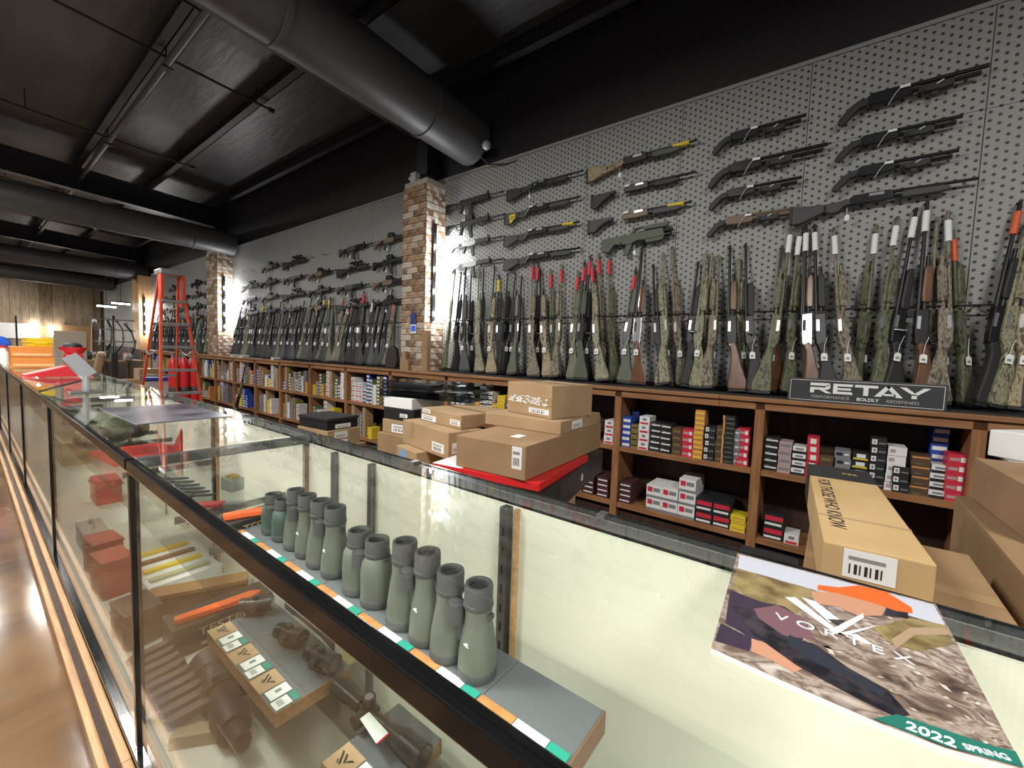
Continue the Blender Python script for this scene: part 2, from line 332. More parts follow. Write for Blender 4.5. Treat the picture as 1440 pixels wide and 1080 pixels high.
MB().prism([(-.06, .05), (.055, .05), (.055, .1), (.03, .2), (-.06, .19)], 0, .004, mat('navy', (.02, .03, .16), .5)).build('flap', s)

# ---------------------------------------------------------------- long wooden shelving under the pegboard
ST, SY = 1.205, 3.42                        # top height, front edge
DIV = [.66+1.06*2-1.06*i for i in range(20)]  # divider centres
sh = thing('ammunition_shelving', 'long low brown wooden shelving with open bays under the gun wall', 'shelving', (0, 0, 0))
XL, XR = DIV[-1]-.03, DIV[0]+.03
jx = [XR, at(1013, 553, Y=SY)[0], -3.35, -5.85, -9.1, -12.3, -15.5, XL]
for a, b in zip(jx, jx[1:]):
    MB().box(b+.001, a-.001, SY-.02, WY-.005, ST-.028, ST, WOOD).build('top_board', sh, .003)
    MB().box(b+.001, a-.001, SY, SY+.022, ST-.085, ST-.03, WOOD).build('face_rail', sh, .002)
MB().box(XL, XR, WY-.03, WY-.01, FZ, ST-.03, DKWOOD).build('back_panel', sh)
MB().box(XL, XR, SY+.05, SY+.07, FZ, .12, DKWOOD).build('kick_board', sh)
dm = MB().box(-.03, .03, SY, WY-.03, FZ, ST-.03, WOODV).mesh('divider', .002)
bm_ = MB().box(-.498, .498, SY+.004, WY-.03, -.04, 0, WOOD).mesh('shelf_board', .002)
for i, x in enumerate(DIV):
    link('divider', dm, sh, (x, 0, 0))
    if i:
        for z in (.692, .2): link('shelf_board', bm_, sh, (x+.53, 0, z))

# ---------------------------------------------------------------- glass display counter
CF, CB, CT = .322, .985, 1.05
CASEX = [2.45, -1.88, -4.1, -6.25, -8.4, -10.55, -12.7]
lab = ['near glass display case holding the green binoculars', 'glass display case with the red tray next to the binocular case', 'glass display case carrying the card terminal', 'glass display case beyond the card terminal', 'glass display case carrying the orange and red goods', 'last glass display case before the cluttered tables']
LEDM = mat('led_tube', (1, .97, .86), emit=10)
for k, (a, b) in enumerate(zip(CASEX, CASEX[1:])):
    c = thing('display_case', lab[k], 'display case', (b, 0, 0), group='glass display counter'); L = a-b
    T = .012; fr = BLKMETAL
    MB().box(T, L-T, CF, .35, CT-.038, CT, fr).build('front_rail', c, .003)
    MB().box(T, L-T, CB-.03, CB, CT-.028, CT, DKSTEEL).build('back_rail', c, .002)
    MB().box(T, L-T, CB, CB+.006, CT-.07, CT+.004, BLKMETAL).build('rear_lip', c)
    for x in (0, L-.03): MB().box(x, x+.03, .35, CB-.03, CT-.03, CT-.002, DKSTEEL).build('cross_rail', c, .002)
    g = MB().box(.02, L-.02, .335, CB-.01, CT, CT+.006, glass).build('top_glass', c)
    posts = [0.0]+([L-.03] if k == 0 else [])
    for x in posts:
        MB().box(x, x+.028, CF+.004, CF+.03, 0, CT-.038, BLKMETAL).build('corner_post', c, .002)
        MB().box(x, x+.03, CB-.035, CB-.004, 0, CT-.03, DKSTEEL).build('corner_post', c, .002)
    xm = [-.71-b] if k == 0 else []
    for x in xm+[L*.5]*(k > 0)+([1.0-b] if k == 0 else []):
        MB().box(x-.014, x+.014, CB-.075, CB-.045, .05, CT-.03, DKSTEEL).build('shelf_standard', c, .001)
        sl = MB()
        for j in range(16): sl.box(x-.003, x+.003, CB-.0765, CB-.0745, .1+j*.056, .125+j*.056, BLACK)
        sl.build('slots', c)
        MB().box(x+.03, x+.04, CB-.066, CB-.05, .06, CT-.03, PALEWOOD).build('door_edge', c)
    if k == 0:
        for x in (-1.62-b, -1.36-b): MB().box(x-.012, x+.012, CB-.07, CB-.045, .05, CT-.03, DKSTEEL).build('shelf_standard', c, .001)
    MB().box(.03, L-.03, CB-.05, CB-.04, .06, CT-.03, CREAM).build('sliding_door', c)
    MB().box(.03, L-.03, CF+.012, CF+.018, .0, CT-.04, glass).build('front_glass', c)
    MB().box(0, L, .345, CB-.05, .05, .10, DECK).build('deck', c)
    MB().box(0, L, CF-.005, CF+.03, -.05, .0, BLKMETAL).build('bottom_rail', c, .003)
    MB().box(0, L, .345, CB, FZ, .05, BLACK).build('plinth', c)
    MB().box(0, L, .288, .316, FZ, -.02, PALEWOOD).build('upper_moulding', c, .006)
    MB().box(0, L, .266, .288, FZ, -.055, DKWOOD).build('moulding_gap', c)
    MB().box(0, L, .238, .266, FZ, -.045, PALEWOOD).build('lower_moulding', c, .008)
    s0 = .03
    MB().box(s0, L-.03, .40, .80, .749, .757, shelfglass).build('glass_shelf', c)
    if k == 0: MB().box(s0+.05, L-.03, .44, .80, .274, .282, shelfglass).build('glass_shelf', c)
    for x in [.2, L*.5, L-.2]:
        for zz in (.745,)+((.27,) if k == 0 else ()): MB().box(x-.004, x+.004, .5, CB-.05, zz-.03, zz, DKSTEEL).build('shelf_bracket', c)
    MB().box(.06, L-.06, .352, .366, CT-.034, CT-.024, LEDM).build('led_strip', c)
    l = area('case_led', (L/2, .372, CT-.045), L-.2, .02, 4.6*L/2.2, (1, .97, .88), (math.radians(35), 0, 0)); l.parent = c
    tot = int(L/.7)
    for j in range(1, tot):
        MB().box(j*L/tot-.01, j*L/tot+.01, CB-.036, CB-.006, CT, CT+.012, STEEL).build('rail_clip', c)

# ---------------------------------------------------------------- long guns: shared part meshes (local x = muzzle direction, z = up, y = thickness)
GM = {}
def gpart(key, fn, bevel=.004, smooth=False):
    if key not in GM:
        b = MB(); fn(b); GM[key] = b.mesh(key[0], bevel, smooth)
    return GM[key]
STOCKS = {
 'sporter': [(0, -.135), (0, .0), (.02, .006), (.2, -.012), (.30, -.012), (.35, .004), (.37, -.03), (.345, -.05), (.30, -.062), (.25, -.075), (.2, -.082), (.06, -.125)],
 'tactical': [(0, -.14), (0, -.01), (.22, -.02), (.29, -.012), (.33, 0), (.35, -.04), (.31, -.055), (.28, -.09), (.24, -.095), (.2, -.075), (.05, -.14)],
 'birdhead': [(.045, -.125), (.075, -.145), (.1, -.115), (.15, -.06), (.2, -.045), (.2, -.002), (.15, -.006), (.1, -.04), (.05, -.1)],
 'fixed_grip': [(0, -.125), (0, -.005), (.2, -.008), (.24, -.01), (.24, -.04), (.17, -.05), (.1, -.085), (.07, -.125)],
 'skeleton': [(0, -.15), (.0, -.02), (.24, -.005), (.26, -.03), (.2, -.045), (.12, -.09), (.05, -.15)],
 'carbine': [(0, -.11), (0, .002), (.03, .008), (.18, -.003), (.18, -.03), (.08, -.05), (.035, -.11)]}
def stock(kind, m): return gpart(('stock', kind, m.name), lambda b: b.prism(STOCKS[kind], -.021, .021, m), .009)
def rbar(nm, x0, x1, r, z, m, n=10, r1=None): return gpart((nm, x0, x1, r, z, m.name), lambda b: b.cyl((x0, 0, z), (x1, 0, z), r, m, r1, n), 0, True)
def blk(nm, poly, t, m, bev=.005): return gpart((nm, str(poly), t, m.name), lambda b: b.prism(poly, -t, t, m), bev)
def tguard(x, m):
    return gpart(('trigger_guard', x, m.name), lambda b: b.tube([(x, 0, -.045), (x+.005, 0, -.075), (x+.035, 0, -.084), (x+.065, 0, -.075), (x+.08, 0, -.045)], .004, m, 5).tube([(x+.04, 0, -.045), (x+.036, 0, -.07)], .003, m, 5), 0)
def tagmesh(kind):
    def fn(b):
        if kind == 'stand':
            b.tube([(.40, -.026, -.05), (.34, -.034, -.03), (.285, -.036, -.025)], .0016, WHITE, 4); b.prism([(.235, -.045), (.235, -.008), (.278, -.008), (.288, -.017), (.288, -.036), (.278, -.045)], -.037, -.0345, WHITE); b.box(.248, .262, -.0378, -.037, -.036, -.017, GREYINK)
        elif kind == 'drape':
            b.tube([(.30, -.03, -.09), (.33, -.032, -.03), (.355, -.03, .0)], .0018, WHITE, 4); b.box(.35, .40, -.031, -.028, -.004, .014, WHITE)
        else:
            b.tube([(.33, -.024, -.07), (.335, -.026, -.12)], .0018, WHITE, 4); b.prism([(.322, -.16), (.348, -.16), (.348, -.125), (.335, -.117), (.322, -.125)], -.027, -.025, WHITE)
    return gpart(('price_tag', kind), fn, 0)
def make_long(root, kind='sporter', sm=BLKPOLY, bm=GUNBLK, rm=GUNBLK, L=1.2, fore=None, band=None, tagk='stand', pad=True, tube=True, rib=False, bolt=False, scope=False, L2=None):
    fm = fore or sm
    link('stock', stock(kind, sm), root)
    if pad: link('recoil_pad', blk('recoil_pad', [(-.02, -.136), (-.02, .001), (.001, .001), (.001, -.136)], .0205, BLACK, .006), root)
    r = link('receiver', blk('receiver', [(.34, -.05), (.335, -.01), (.36, .012), (.43, .017), (.57, .017), (.58, -.045), (.5, -.05)], .018, rm), root)
    link('trigger_guard', tguard(.36, BLACK if rm is not STEEL else rm), root)
    link('ejection_port', blk('ejection_port', [(.45, -.008), (.45, .01), (.53, .01), (.53, -.008)], .0186, STEEL if rm is not STEEL else BLACK, 0), r)
    f0, f1 = (.62, .86) if tube else (.575, .84)
    link('forend', blk('forend', [(f0, -.05), (f0, -.008), (f0+.05, -.003), (f1-.03, -.006), (f1, -.02), (f1, -.042), (f1-.06, -.05)], .021, fm, .009), root)
    link('barrel', rbar('barrel', .57, L, .0115 if tube else .0105, .003, bm, 10, .0095), root)
    if tube: link('magazine_tube', rbar('magazine_tube', .575, min(L-.2, .92), .011, -.026, bm), root)
    if rib: link('rib', blk('rib', [(.57, .013), (.57, .02), (L-.01, .017), (L-.01, .011)], .004, bm, 0), root)
    link('front_sight', blk('front_sight', [(L-.03, .01), (L-.025, .022), (L-.012, .022), (L-.012, .01)], .002, bm, 0), root)
    if bolt: link('bolt_handle', gpart(('bolt_handle',), lambda b: b.tube([(.44, 0, .012), (.435, -.03, -.005), (.43, -.055, -.03)], .005, STEEL, 6).sphere((.43, -.058, -.034), .01, STEEL, 6), 0), root)
    if scope: link('scope', gpart(('scope',), lambda b: b.cyl((.36, 0, .062), (.44, 0, .062), .02, GUNBLK).cyl((.44, 0, .062), (.6, 0, .062), .014, GUNBLK).cyl((.6, 0, .062), (.66, 0, .062), .015, GUNBLK, .024).box(.46, .48, -.012, .012, .01, .055, GUNBLK).box(.55, .57, -.012, .012, .01, .055, GUNBLK).cyl((.5, 0, .07), (.5, 0, .09), .012, GUNBLK), 0, True), root)
    if band:
        a = {'white': WHITE, 'red': REDM, 'orange': mat('orange_sleeve', (.7, .12, .04), .5), 'yellow': YEL}[band]
        link('barrel_sleeve', rbar('barrel_sleeve', L-.2, L-.065, .0175, .003, a, 10), root)
    if tagk: link('price_tag', tagmesh(tagk), root)
def make_birdhead(root, sm, bm, L=.74):
    link('grip', stock('birdhead', sm), root)
    link('receiver', blk('receiver', [(.19, -.05), (.19, .0), (.22, .02), (.4, .022), (.41, -.045), (.33, -.055)], .018, bm), root)
    link('trigger_guard', tguard(.21, BLACK), root)
    link('forend', blk('forend', [(.44, -.055), (.44, -.012), (.6, -.012), (.6, -.05), (.55, -.06)], .022, BLKPOLY, .008), root)
    link('hand_strap', blk('hand_strap', [(.5, -.06), (.5, -.085), (.53, -.09), (.535, -.06)], .012, BLKPOLY, .003), root)
    link('barrel', rbar('barrel', .4, L, .0125, .01, bm), root); link('magazine_tube', rbar('magazine_tube', .4, L-.03, .012, -.02, bm), root)
    link('price_tag', tagmesh('drape'), root); link('cable_tie', gpart(('cable_tie',), lambda b: b.tube([(.52, -.026, -.03), (.55, -.03, -.015)], .004, WHITE, 4), 0), root)
def make_carbine(root, m, L=.86, optic=False, mag=True, sk='carbine', fore='plain', tagk='hang'):
    link('stock', stock(sk, m), root); link('buffer_tube', rbar('buffer_tube', .12, .26, .014, -.012, GUNBLK), root)
    link('receiver', blk('receiver', [(.24, -.045), (.24, .02), (.47, .02), (.47, -.04), (.38, -.055)], .016, m), root)
    link('pistol_grip', blk('pistol_grip', [(.26, -.045), (.225, -.135), (.262, -.14), (.3, -.05)], .014, BLKPOLY), root)
    if mag: link('magazine', blk('magazine', [(.375, -.05), (.39, -.14), (.41, -.19), (.455, -.175), (.44, -.13), (.43, -.05)], .011, BLKPOLY), root)
    link('trigger_guard', tguard(.295, BLACK), root)
    link('handguard', blk('handguard', [(.47, -.032), (.47, .022), (.7, .022), (.7, -.028)], .02, m if fore == 'same' else GUNBLK), root)
    link('barrel', rbar('barrel', .68, L, .009, -.004, GUNBLK), root); link('muzzle_device', rbar('muzzle_device', L, L+.05, .012, -.004, GUNBLK), root)
    link('front_sight', blk('front_sight', [(.66, .02), (.67, .055), (.69, .055), (.7, .02)], .005, GUNBLK, 0), root)
    if optic: link('optic', blk('optic', [(.33, .02), (.33, .075), (.36, .085), (.43, .085), (.45, .075), (.45, .02)], .02, GUNBLK), root)
    if tagk: link('price_tag', tagmesh(tagk), root)
def make_bullpup(root, m):
    link('body', blk('body', [(0, -.1), (0, .02), (.3, .035), (.58, .05), (.6, -.02), (.42, -.035), (.36, -.03), (.28, -.06), (.13, -.045), (.08, -.11)], .024, m), root)
    link('carry_rail', blk('carry_rail', [(.28, .035), (.31, .085), (.62, .1), (.62, .06), (.42, .055), (.38, .075), (.33, .07), (.32, .04)], .016, m), root)
    link('pistol_grip', blk('pistol_grip', [(.25, -.04), (.22, -.15), (.27, -.155), (.31, -.04)], .015, m), root)
    link('forend', blk('forend', [(.42, -.035), (.44, -.065), (.58, -.055), (.6, -.02)], .022, m), root)
    link('barrel', rbar('barrel', .58, .66, .014, .025, GUNBLK), root); link('magazine_tube', rbar('magazine_tube', .58, .65, .02, -.008, GUNBLK, 12), root)
    link('price_tag', tagmesh('hang'), root)

# hooks on the pegboard that carry the hung guns
hookm = MB().tube([(0, .06, 0), (0, -.02, -.012), (0, -.03, .02)], .005, BLACK, 5).mesh('peg_hook')
def hooks(x, z, offs):
    for o in offs: tag(link('peg_hook', hookm, None, (x+o, WY-.06, z)), 'small black wire hook '+('on the pegboard by the near guns' if x > -4 else 'on the pegboard between the brick pillars' if x > -11.3 else 'on the pegboard past the second brick pillar'), 'hook', 'pegboard hooks')
GY = WY-.06
def hung(typ, bx, by, mx, my, label, **k):        # butt pixel and muzzle pixel on the wall plane
    a, b = at(bx, by, Y=GY), at(mx, my, Y=GY); L = max(.3, b.x-a.x); z = (a.z+b.z)/2
    nat = {'birdhead': .74, 'long': k.get('L', .98)+.02, 'carbine': .91, 'bullpup': .66}[typ]
    r = thing('shotgun' if typ in ('birdhead', 'long') else 'rifle', label, 'shotgun' if typ in ('birdhead', 'long') else 'rifle', (a.x, GY, z), group='guns hung on the near pegboard')
    s = L/nat; r.scale = (s, min(1.15, max(.85, s)), min(1.15, max(.85, s)))
    {'birdhead': make_birdhead, 'long': make_long, 'carbine': make_carbine, 'bullpup': make_bullpup}[typ](r, **{q: v for q, v in k.items()})
    hooks(a.x, z-.055*s, (.2*s, .62*L))
hung('birdhead', 1168, 157, 1392, 88, 'black short pistol-grip shotgun, topmost of the column nearest the panel seam', sm=BLKPOLY, bm=GUNBLK)
hung('birdhead', 1165, 213, 1355, 157, 'black short pistol-grip shotgun, second from the top above the long black shotgun', sm=BLKPOLY, bm=GUNBLK)
hung('birdhead', 1161, 252, 1349, 208, 'black short pistol-grip shotgun hung directly above the long black shotgun', sm=BLKPOLY, bm=GUNBLK)
hung('long', 1115, 300, 1383, 240, 'long black pump shotgun with full stock, lowest of its column', kind='tactical', sm=GREYPOLY, L=.98, tagk='hang')
hung('birdhead', 995, 204, 1134, 158, 'black short pistol-grip shotgun at the top of the column over the brown one', sm=BLKPOLY, bm=GUNBLK)
hung('birdhead', 988, 248, 1150, 202, 'black short pistol-grip shotgun, second in the column over the brown one', sm=BLKPOLY, bm=GUNBLK, L=.8)
hung('birdhead', 990, 280, 1128, 247, 'black short pistol-grip shotgun hung directly above the brown one', sm=BLKPOLY, bm=GUNBLK)
hung('birdhead', 987, 318, 1125, 289, 'brown-finished short pistol-grip shotgun with white tag', sm=BLKPOLY, bm=FDE)
hung('long', 828, 243, 985, 190, 'camo-stocked black shotgun with yellow tag near the muzzle, top row', kind='sporter', sm=CAMOS[2], fore=OLIVE, L=1.0, tagk='hang', band='yellow')
hung('long', 834, 281, 983, 233, 'black pistol-grip shotgun with ribbed stock in the second row', kind='skeleton', sm=BLKPOLY, L=1.0, tagk='drape')
hung('long', 830, 314, 977, 279, 'tan-receiver shotgun with black stock and yellow muzzle tag', kind='fixed_grip', sm=GREYPOLY, rm=FDE, L=.95, tagk='drape', band='yellow')
hung('bullpup', 847, 345, 946, 322, 'olive green bullpup shotgun with carry rail', m=OLIVE)
hung('long', 715, 272, 823, 235, 'black bolt rifle with sling hung in the top row by the pillar', kind='sporter', sm=BLKPOLY, L=1.02, tagk='hang', tube=False, bolt=True)
hung('long', 712, 304, 818, 272, 'black pump shotgun with yellow card on its stock', kind='tactical', sm=GREYPOLY, L=.98, tagk='drape')
hung('long', 711, 335, 817, 308, 'black pump shotgun with yellow muzzle tag and grey stock', kind='tactical', sm=GREYPOLY, L=.98, tagk='drape', band='yellow')
hung('long', 711, 367, 819, 345, 'black pump shotgun with yellow tag under the barrel, lowest near the pillar', kind='tactical', sm=GREYPOLY, L=.96, tagk='drape')
o = MB().prism([(0, -.02), (.02, -.1), (.085, -.045), (.085, .0), (.01, -.005)], -.003, 0, YEL).box(.015, .07, -.004, -.003, -.03, -.024, INK).box(.015, .07, -.004, -.003, -.045, -.039, INK).box(.02, .06, -.004, -.003, -.06, -.054, INK).build('warning_card', loc=at(713, 303, Y=GY-.024)+Vector((.03, -.0, 0)))
tag(o, 'yellow printed card on the stock of a hung shotgun', 'card')
for i, (bx, by, mx, my, m, op) in enumerate(((628, 292, 708, 267, GUNBLK, False), (628, 318, 708, 303, GUNBLK, True), (634, 345, 706, 333, DKSTEEL, False), (634, 372, 708, 366, DKSTEEL, False))):
    hung('carbine', bx, by, mx, my, ['black carbine hung topmost beside the lamp bar', 'black carbine with optic hung second beside the lamp bar', 'bare metal carbine hung third beside the lamp bar', 'bare metal carbine hung lowest beside the lamp bar'][i], m=m, optic=op)

# rows of rifles between and beyond the pillars
rows = [3.02, 2.72, 2.43, 2.15]
def rifle_rows(x0, n, pitch, group, where):
    protos = {}
    for c in range(n):
        for r, z in enumerate(rows):
            if r == 0 and c in (2, n-1): 
                hooks(x0-pitch*c, z, (0.1, .5)); continue
            ki = (c*3+r*2+n) % 4; x = x0-pitch*c+random.uniform(-.03, .03)
            if ki not in protos:
                q = thing('rifle', '', 'rifle', (x, GY, z)); protos[ki] = q
                if ki == 3: make_long(q, 'sporter', BLKPOLY, L=.86, tube=False, bolt=True, tagk='hang', scope=True)
                else: make_carbine(q, [GUNBLK, GREYPOLY, FDE][ki], optic=ki != 1, mag=ki != 2, L=.8+.04*ki, tagk='hang')
            else: q = dup(protos[ki], (x, GY, z))
            q['label'] = ['black carbine with boxy optic', 'plain grey-black carbine with curved magazine', 'brown carbine with optic and no magazine', 'scoped black bolt rifle'][ki]+' hung '+['top row', 'second row', 'third row', 'lowest row'][r]+' '+where
            q['group'] = group; hooks(x, z-.05, (.2, .58))
rifle_rows(-5.5, 6, .96, 'rifles hung between the brick pillars', 'between the brick pillars')
rifle_rows(-12.6, 5, .98, 'rifles hung past the second brick pillar', 'past the second brick pillar')

# ---------------------------------------------------------------- guns standing on the shelf top
bar = thing('gun_rack', 'thin black wire rack holding the standing guns on the near pegboard', 'rack', (0, WY-.1, 1.84))
MB().cyl((px0, 0, 0), (-3.95, 0, 0), .006, BLACK, n=6).build('rail', bar)
for i in range(20): MB().cyl((px0-.33*i, 0, 0), (px0-.33*i, .1, 0), .005, BLACK, n=5).build('bracket', bar)
bar2 = thing('gun_rack', 'thin black wire rack holding the standing guns between the pillars', 'rack', (0, WY-.1, 1.84))
MB().cyl((-4.62, 0, 0), (-10.9, 0, 0), .006, BLACK, n=6).build('rail', bar2)
for i in range(12): MB().cyl((-4.7-.55*i, 0, 0), (-4.7-.55*i, .1, 0), .005, BLACK, n=5).build('bracket', bar2)
o = MB().box(-3.95, 2.5, SY+.06, WY-.06, ST, ST+.012, BLACK).build('rubber_mat'); tag(o, 'black rubber strip under the standing guns on the near shelf top', 'mat')
o = MB().box(-10.9, -4.55, SY+.06, WY-.06, ST, ST+.012, BLACK).build('rubber_mat'); tag(o, 'black rubber strip under the standing guns between the pillars', 'mat')
ZB = ST+.012
def standing(bx, mx, my, side=1, roll=.25, group='guns standing on the near shelf', where='by the near pegboard', spec=None, base=None, name='shotgun', what='', yb=3.6, X=None):
    a = base or at(bx, 545, Y=yb).copy(); a.z = ZB
    b = at(mx, my, Y=WY-.03) if X is None else X
    u = (b-a).normalized(); L = min(1.32, max(.95, (b-a).length))
    vv = Vector((-side*math.cos(roll), -math.sin(roll), 0)); vv = (vv-u*vv.dot(u)).normalized()
    y = vv.cross(u)
    root = bpy.data.objects.new(name, None); col.objects.link(root)
    kw = dict(spec); Ln = round(L/.04)*.04
    make_long(root, L=Ln, **kw)
    mw = Matrix((u, y, vv)).transposed().to_4x4()
    zmin = min((mw @ Vector(c)).z for c in ((-.02, .021, -.137), (-.02, -.021, -.137), (-.02, .021, .002), (-.02, -.021, .002)))
    mw.translation = Vector((a.x, a.y, ZB-zmin+.002)) ; root.matrix_world = mw
    tag(root, what+' '+where, name, group); return root
S = {'bk': dict(kind='sporter', sm=BLKPOLY), 'bt': dict(kind='tactical', sm=BLKPOLY), 'gy': dict(kind='sporter', sm=GREYPOLY), 'ol': dict(kind='sporter', sm=OLIVE),
     'c0': dict(kind='sporter', sm=CAMOS[0], bm=CAMOS[0], rm=CAMOS[0]), 'c1': dict(kind='sporter', sm=CAMOS[1], bm=CAMOS[1], rm=CAMOS[1]), 'c2': dict(kind='sporter', sm=CAMOS[2], rm=CAMOS[2]), 'c3': dict(kind='sporter', sm=CAMOS[3], bm=CAMOS[3], rm=CAMOS[3]),
     'wa': dict(kind='sporter', sm=WALNUT), 'ws': dict(kind='sporter', sm=WALNUT, rm=STEEL, rib=True)}
NM = {'bk': 'black shotgun with smooth stock', 'bt': 'black shotgun with angular stock', 'gy': 'dark grey shotgun', 'ol': 'olive green rifle', 'c0': 'dark olive camouflage shotgun', 'c1': 'bark brown camouflage shotgun', 'c2': 'tan camouflage shotgun with black barrel', 'c3': 'reed pattern camouflage shotgun', 'wa': 'walnut-stocked shotgun', 'ws': 'walnut shotgun with silver receiver'}
near = [ # butt px, muzzle px, muzzle py, style, band, roll
 (626, 640, 383, 'c0', '', .5), (634, 649, 387, 'bk', '', 1.0), (646, 655, 382, 'gy', '', .3), (657, 663, 384, 'bk', '', 1.2), (667, 674, 381, 'c3', '', .2), (675, 680, 384, 'bk', '', 1.1), (683, 696, 377, 'c2', '', .3), (695, 702, 392, 'bk', 'yellow', .8), (704, 714, 390, 'bk', '', 1.2), (712, 725, 387, 'bt', '', .6),
 (726, 733, 392, 'ol', '', .1), (741, 750, 369, 'c1', 'red', .4), (748, 757, 374, 'bk', 'red', 1.1), (762, 760, 380, 'c2', '', .4), (773, 775, 380, 'c0', 'red', .8), (786, 789, 378, 'c1', 'red', .2), (796, 814, 385, 'c0', 'red', .2), (806, 823, 373, 'ol', 'red', .5), (815, 831, 362, 'bk', 'red', 1.0), (837, 833, 371, 'c3', 'red', .1), (848, 841, 363, 'c1', 'red', .7), (856, 857, 362, 'c0', 'red', .9),
 (868, 895, 382, 'ol', 'red', .1), (886, 905, 343, 'ws', '', .3), (922, 919, 373, 'bt', '', .4), (942, 930, 361, 'c3', '', .2), (950, 946, 353, 'c1', '', .6), (957, 983, 372, 'bk', '', .5), (969, 994, 359, 'c3', '', .2), (984, 1001, 366, 'c3', '', .9), (1003, 1010, 367, 'c1', '', .2), (1024, 1027, 347, 'wa', '', .3), (1037, 1039, 369, 'c3', '', .7), (1051, 1049, 350, 'bk', '', .4),
 (1078, 1100, 353, 'wa', '', .8), (1084, 1111, 326, 'c0', 'white', .1), (1098, 1126, 325, 'c0', 'white', .6), (1128, 1134, 323, 'ws', 'white', .3), (1152, 1146, 324, 'bk', 'white', .3), (1186, 1173, 323, 'c1', 'white', .3),
 (1210, 1231, 324, 'c0', 'white', .8), (1222, 1262, 317, 'c0', 'white', .5), (1240, 1288, 306, 'bk', 'white', .5), (1283, 1304, 294, 'wa', 'white', .3), (1300, 1318, 310, 'c1', '', .9), (1340, 1331, 302, 'c1', 'white', .2), (1352, 1340, 330, 'c0', 'orange', .8), (1372, 1434, 299, 'bk', 'orange', .5), (1392, 1446, 320, 'c3', '', .4), (1418, 1455, 335, 'c2', 'white', .2), (1446, 1462, 320, 'bk', '', .5)]
for i, (bx, mx, my, s, band, roll) in enumerate(near):
    sp_ = dict(S[s]); sp_['band'] = band or None; sp_['tagk'] = 'stand' if (i*7) % 10 < 7 else None
    if s in ('bk', 'gy', 'ol') and i % 3 == 0: sp_.update(tube=False, bolt=True)
    where = 'standing '+('beside the lit brick pillar' if i < 11 else 'in the red-sleeved group' if i < 23 else 'before the shop sign' if i < 37 else 'behind the shop sign' if i < 45 else 'past the shop sign')
    if not sp_['tagk']: where = 'untagged '+where
    standing(bx, mx, my, 1 if i % 5 else -1, roll, spec=sp_, what=NM[s]+({'': '', 'white': ', white muzzle sleeve,', 'red': ', red muzzle sleeve,', 'orange': ', orange muzzle sleeve,', 'yellow': ', yellow muzzle sleeve,'}[band]), where=where, yb=3.56 if roll < .6 else 3.66)
def gunrow(xa, xb, n, styles, group, where, redfrom=None):
    for i in range(n):
        x = xa+(xb-xa)*(i+.5)/n+random.uniform(-.02, .02); s = random.choice(styles); band = random.choice(('red', 'red', 'white', '')) if redfrom and x > redfrom else random.choice(('', '', '', 'yellow'))
        sp_ = dict(S[s]); sp_['band'] = band or None; sp_['tagk'] = 'stand' if i % 2 else None
        if s in ('bk', 'gy') and i % 2: sp_.update(tube=False, bolt=True)
        h = random.uniform(2.1, 2.32)
        standing(0, 0, 0, 1, random.choice((.2, .5, .9)), base=Vector((x, 3.6, ZB)), X=Vector((x+random.uniform(-.1, .15), WY-.03, h)), spec=sp_, group=group, where=where, what=NM[s]+({'': '', 'white': ' with white muzzle sleeve', 'red': ' with red muzzle sleeve', 'yellow': ' with yellow muzzle sleeve'}[band]))
gunrow(-10.7, -5.0, 46, ['bk', 'bk', 'bt', 'gy', 'gy', 'c0', 'c1', 'bk'], 'guns standing between the brick pillars', 'standing between the two brick pillars', -6.6)
gunrow(-17.3, -11.9, 22, ['bk', 'bt', 'gy', 'c0'], 'guns standing past the second brick pillar', 'standing past the second brick pillar')

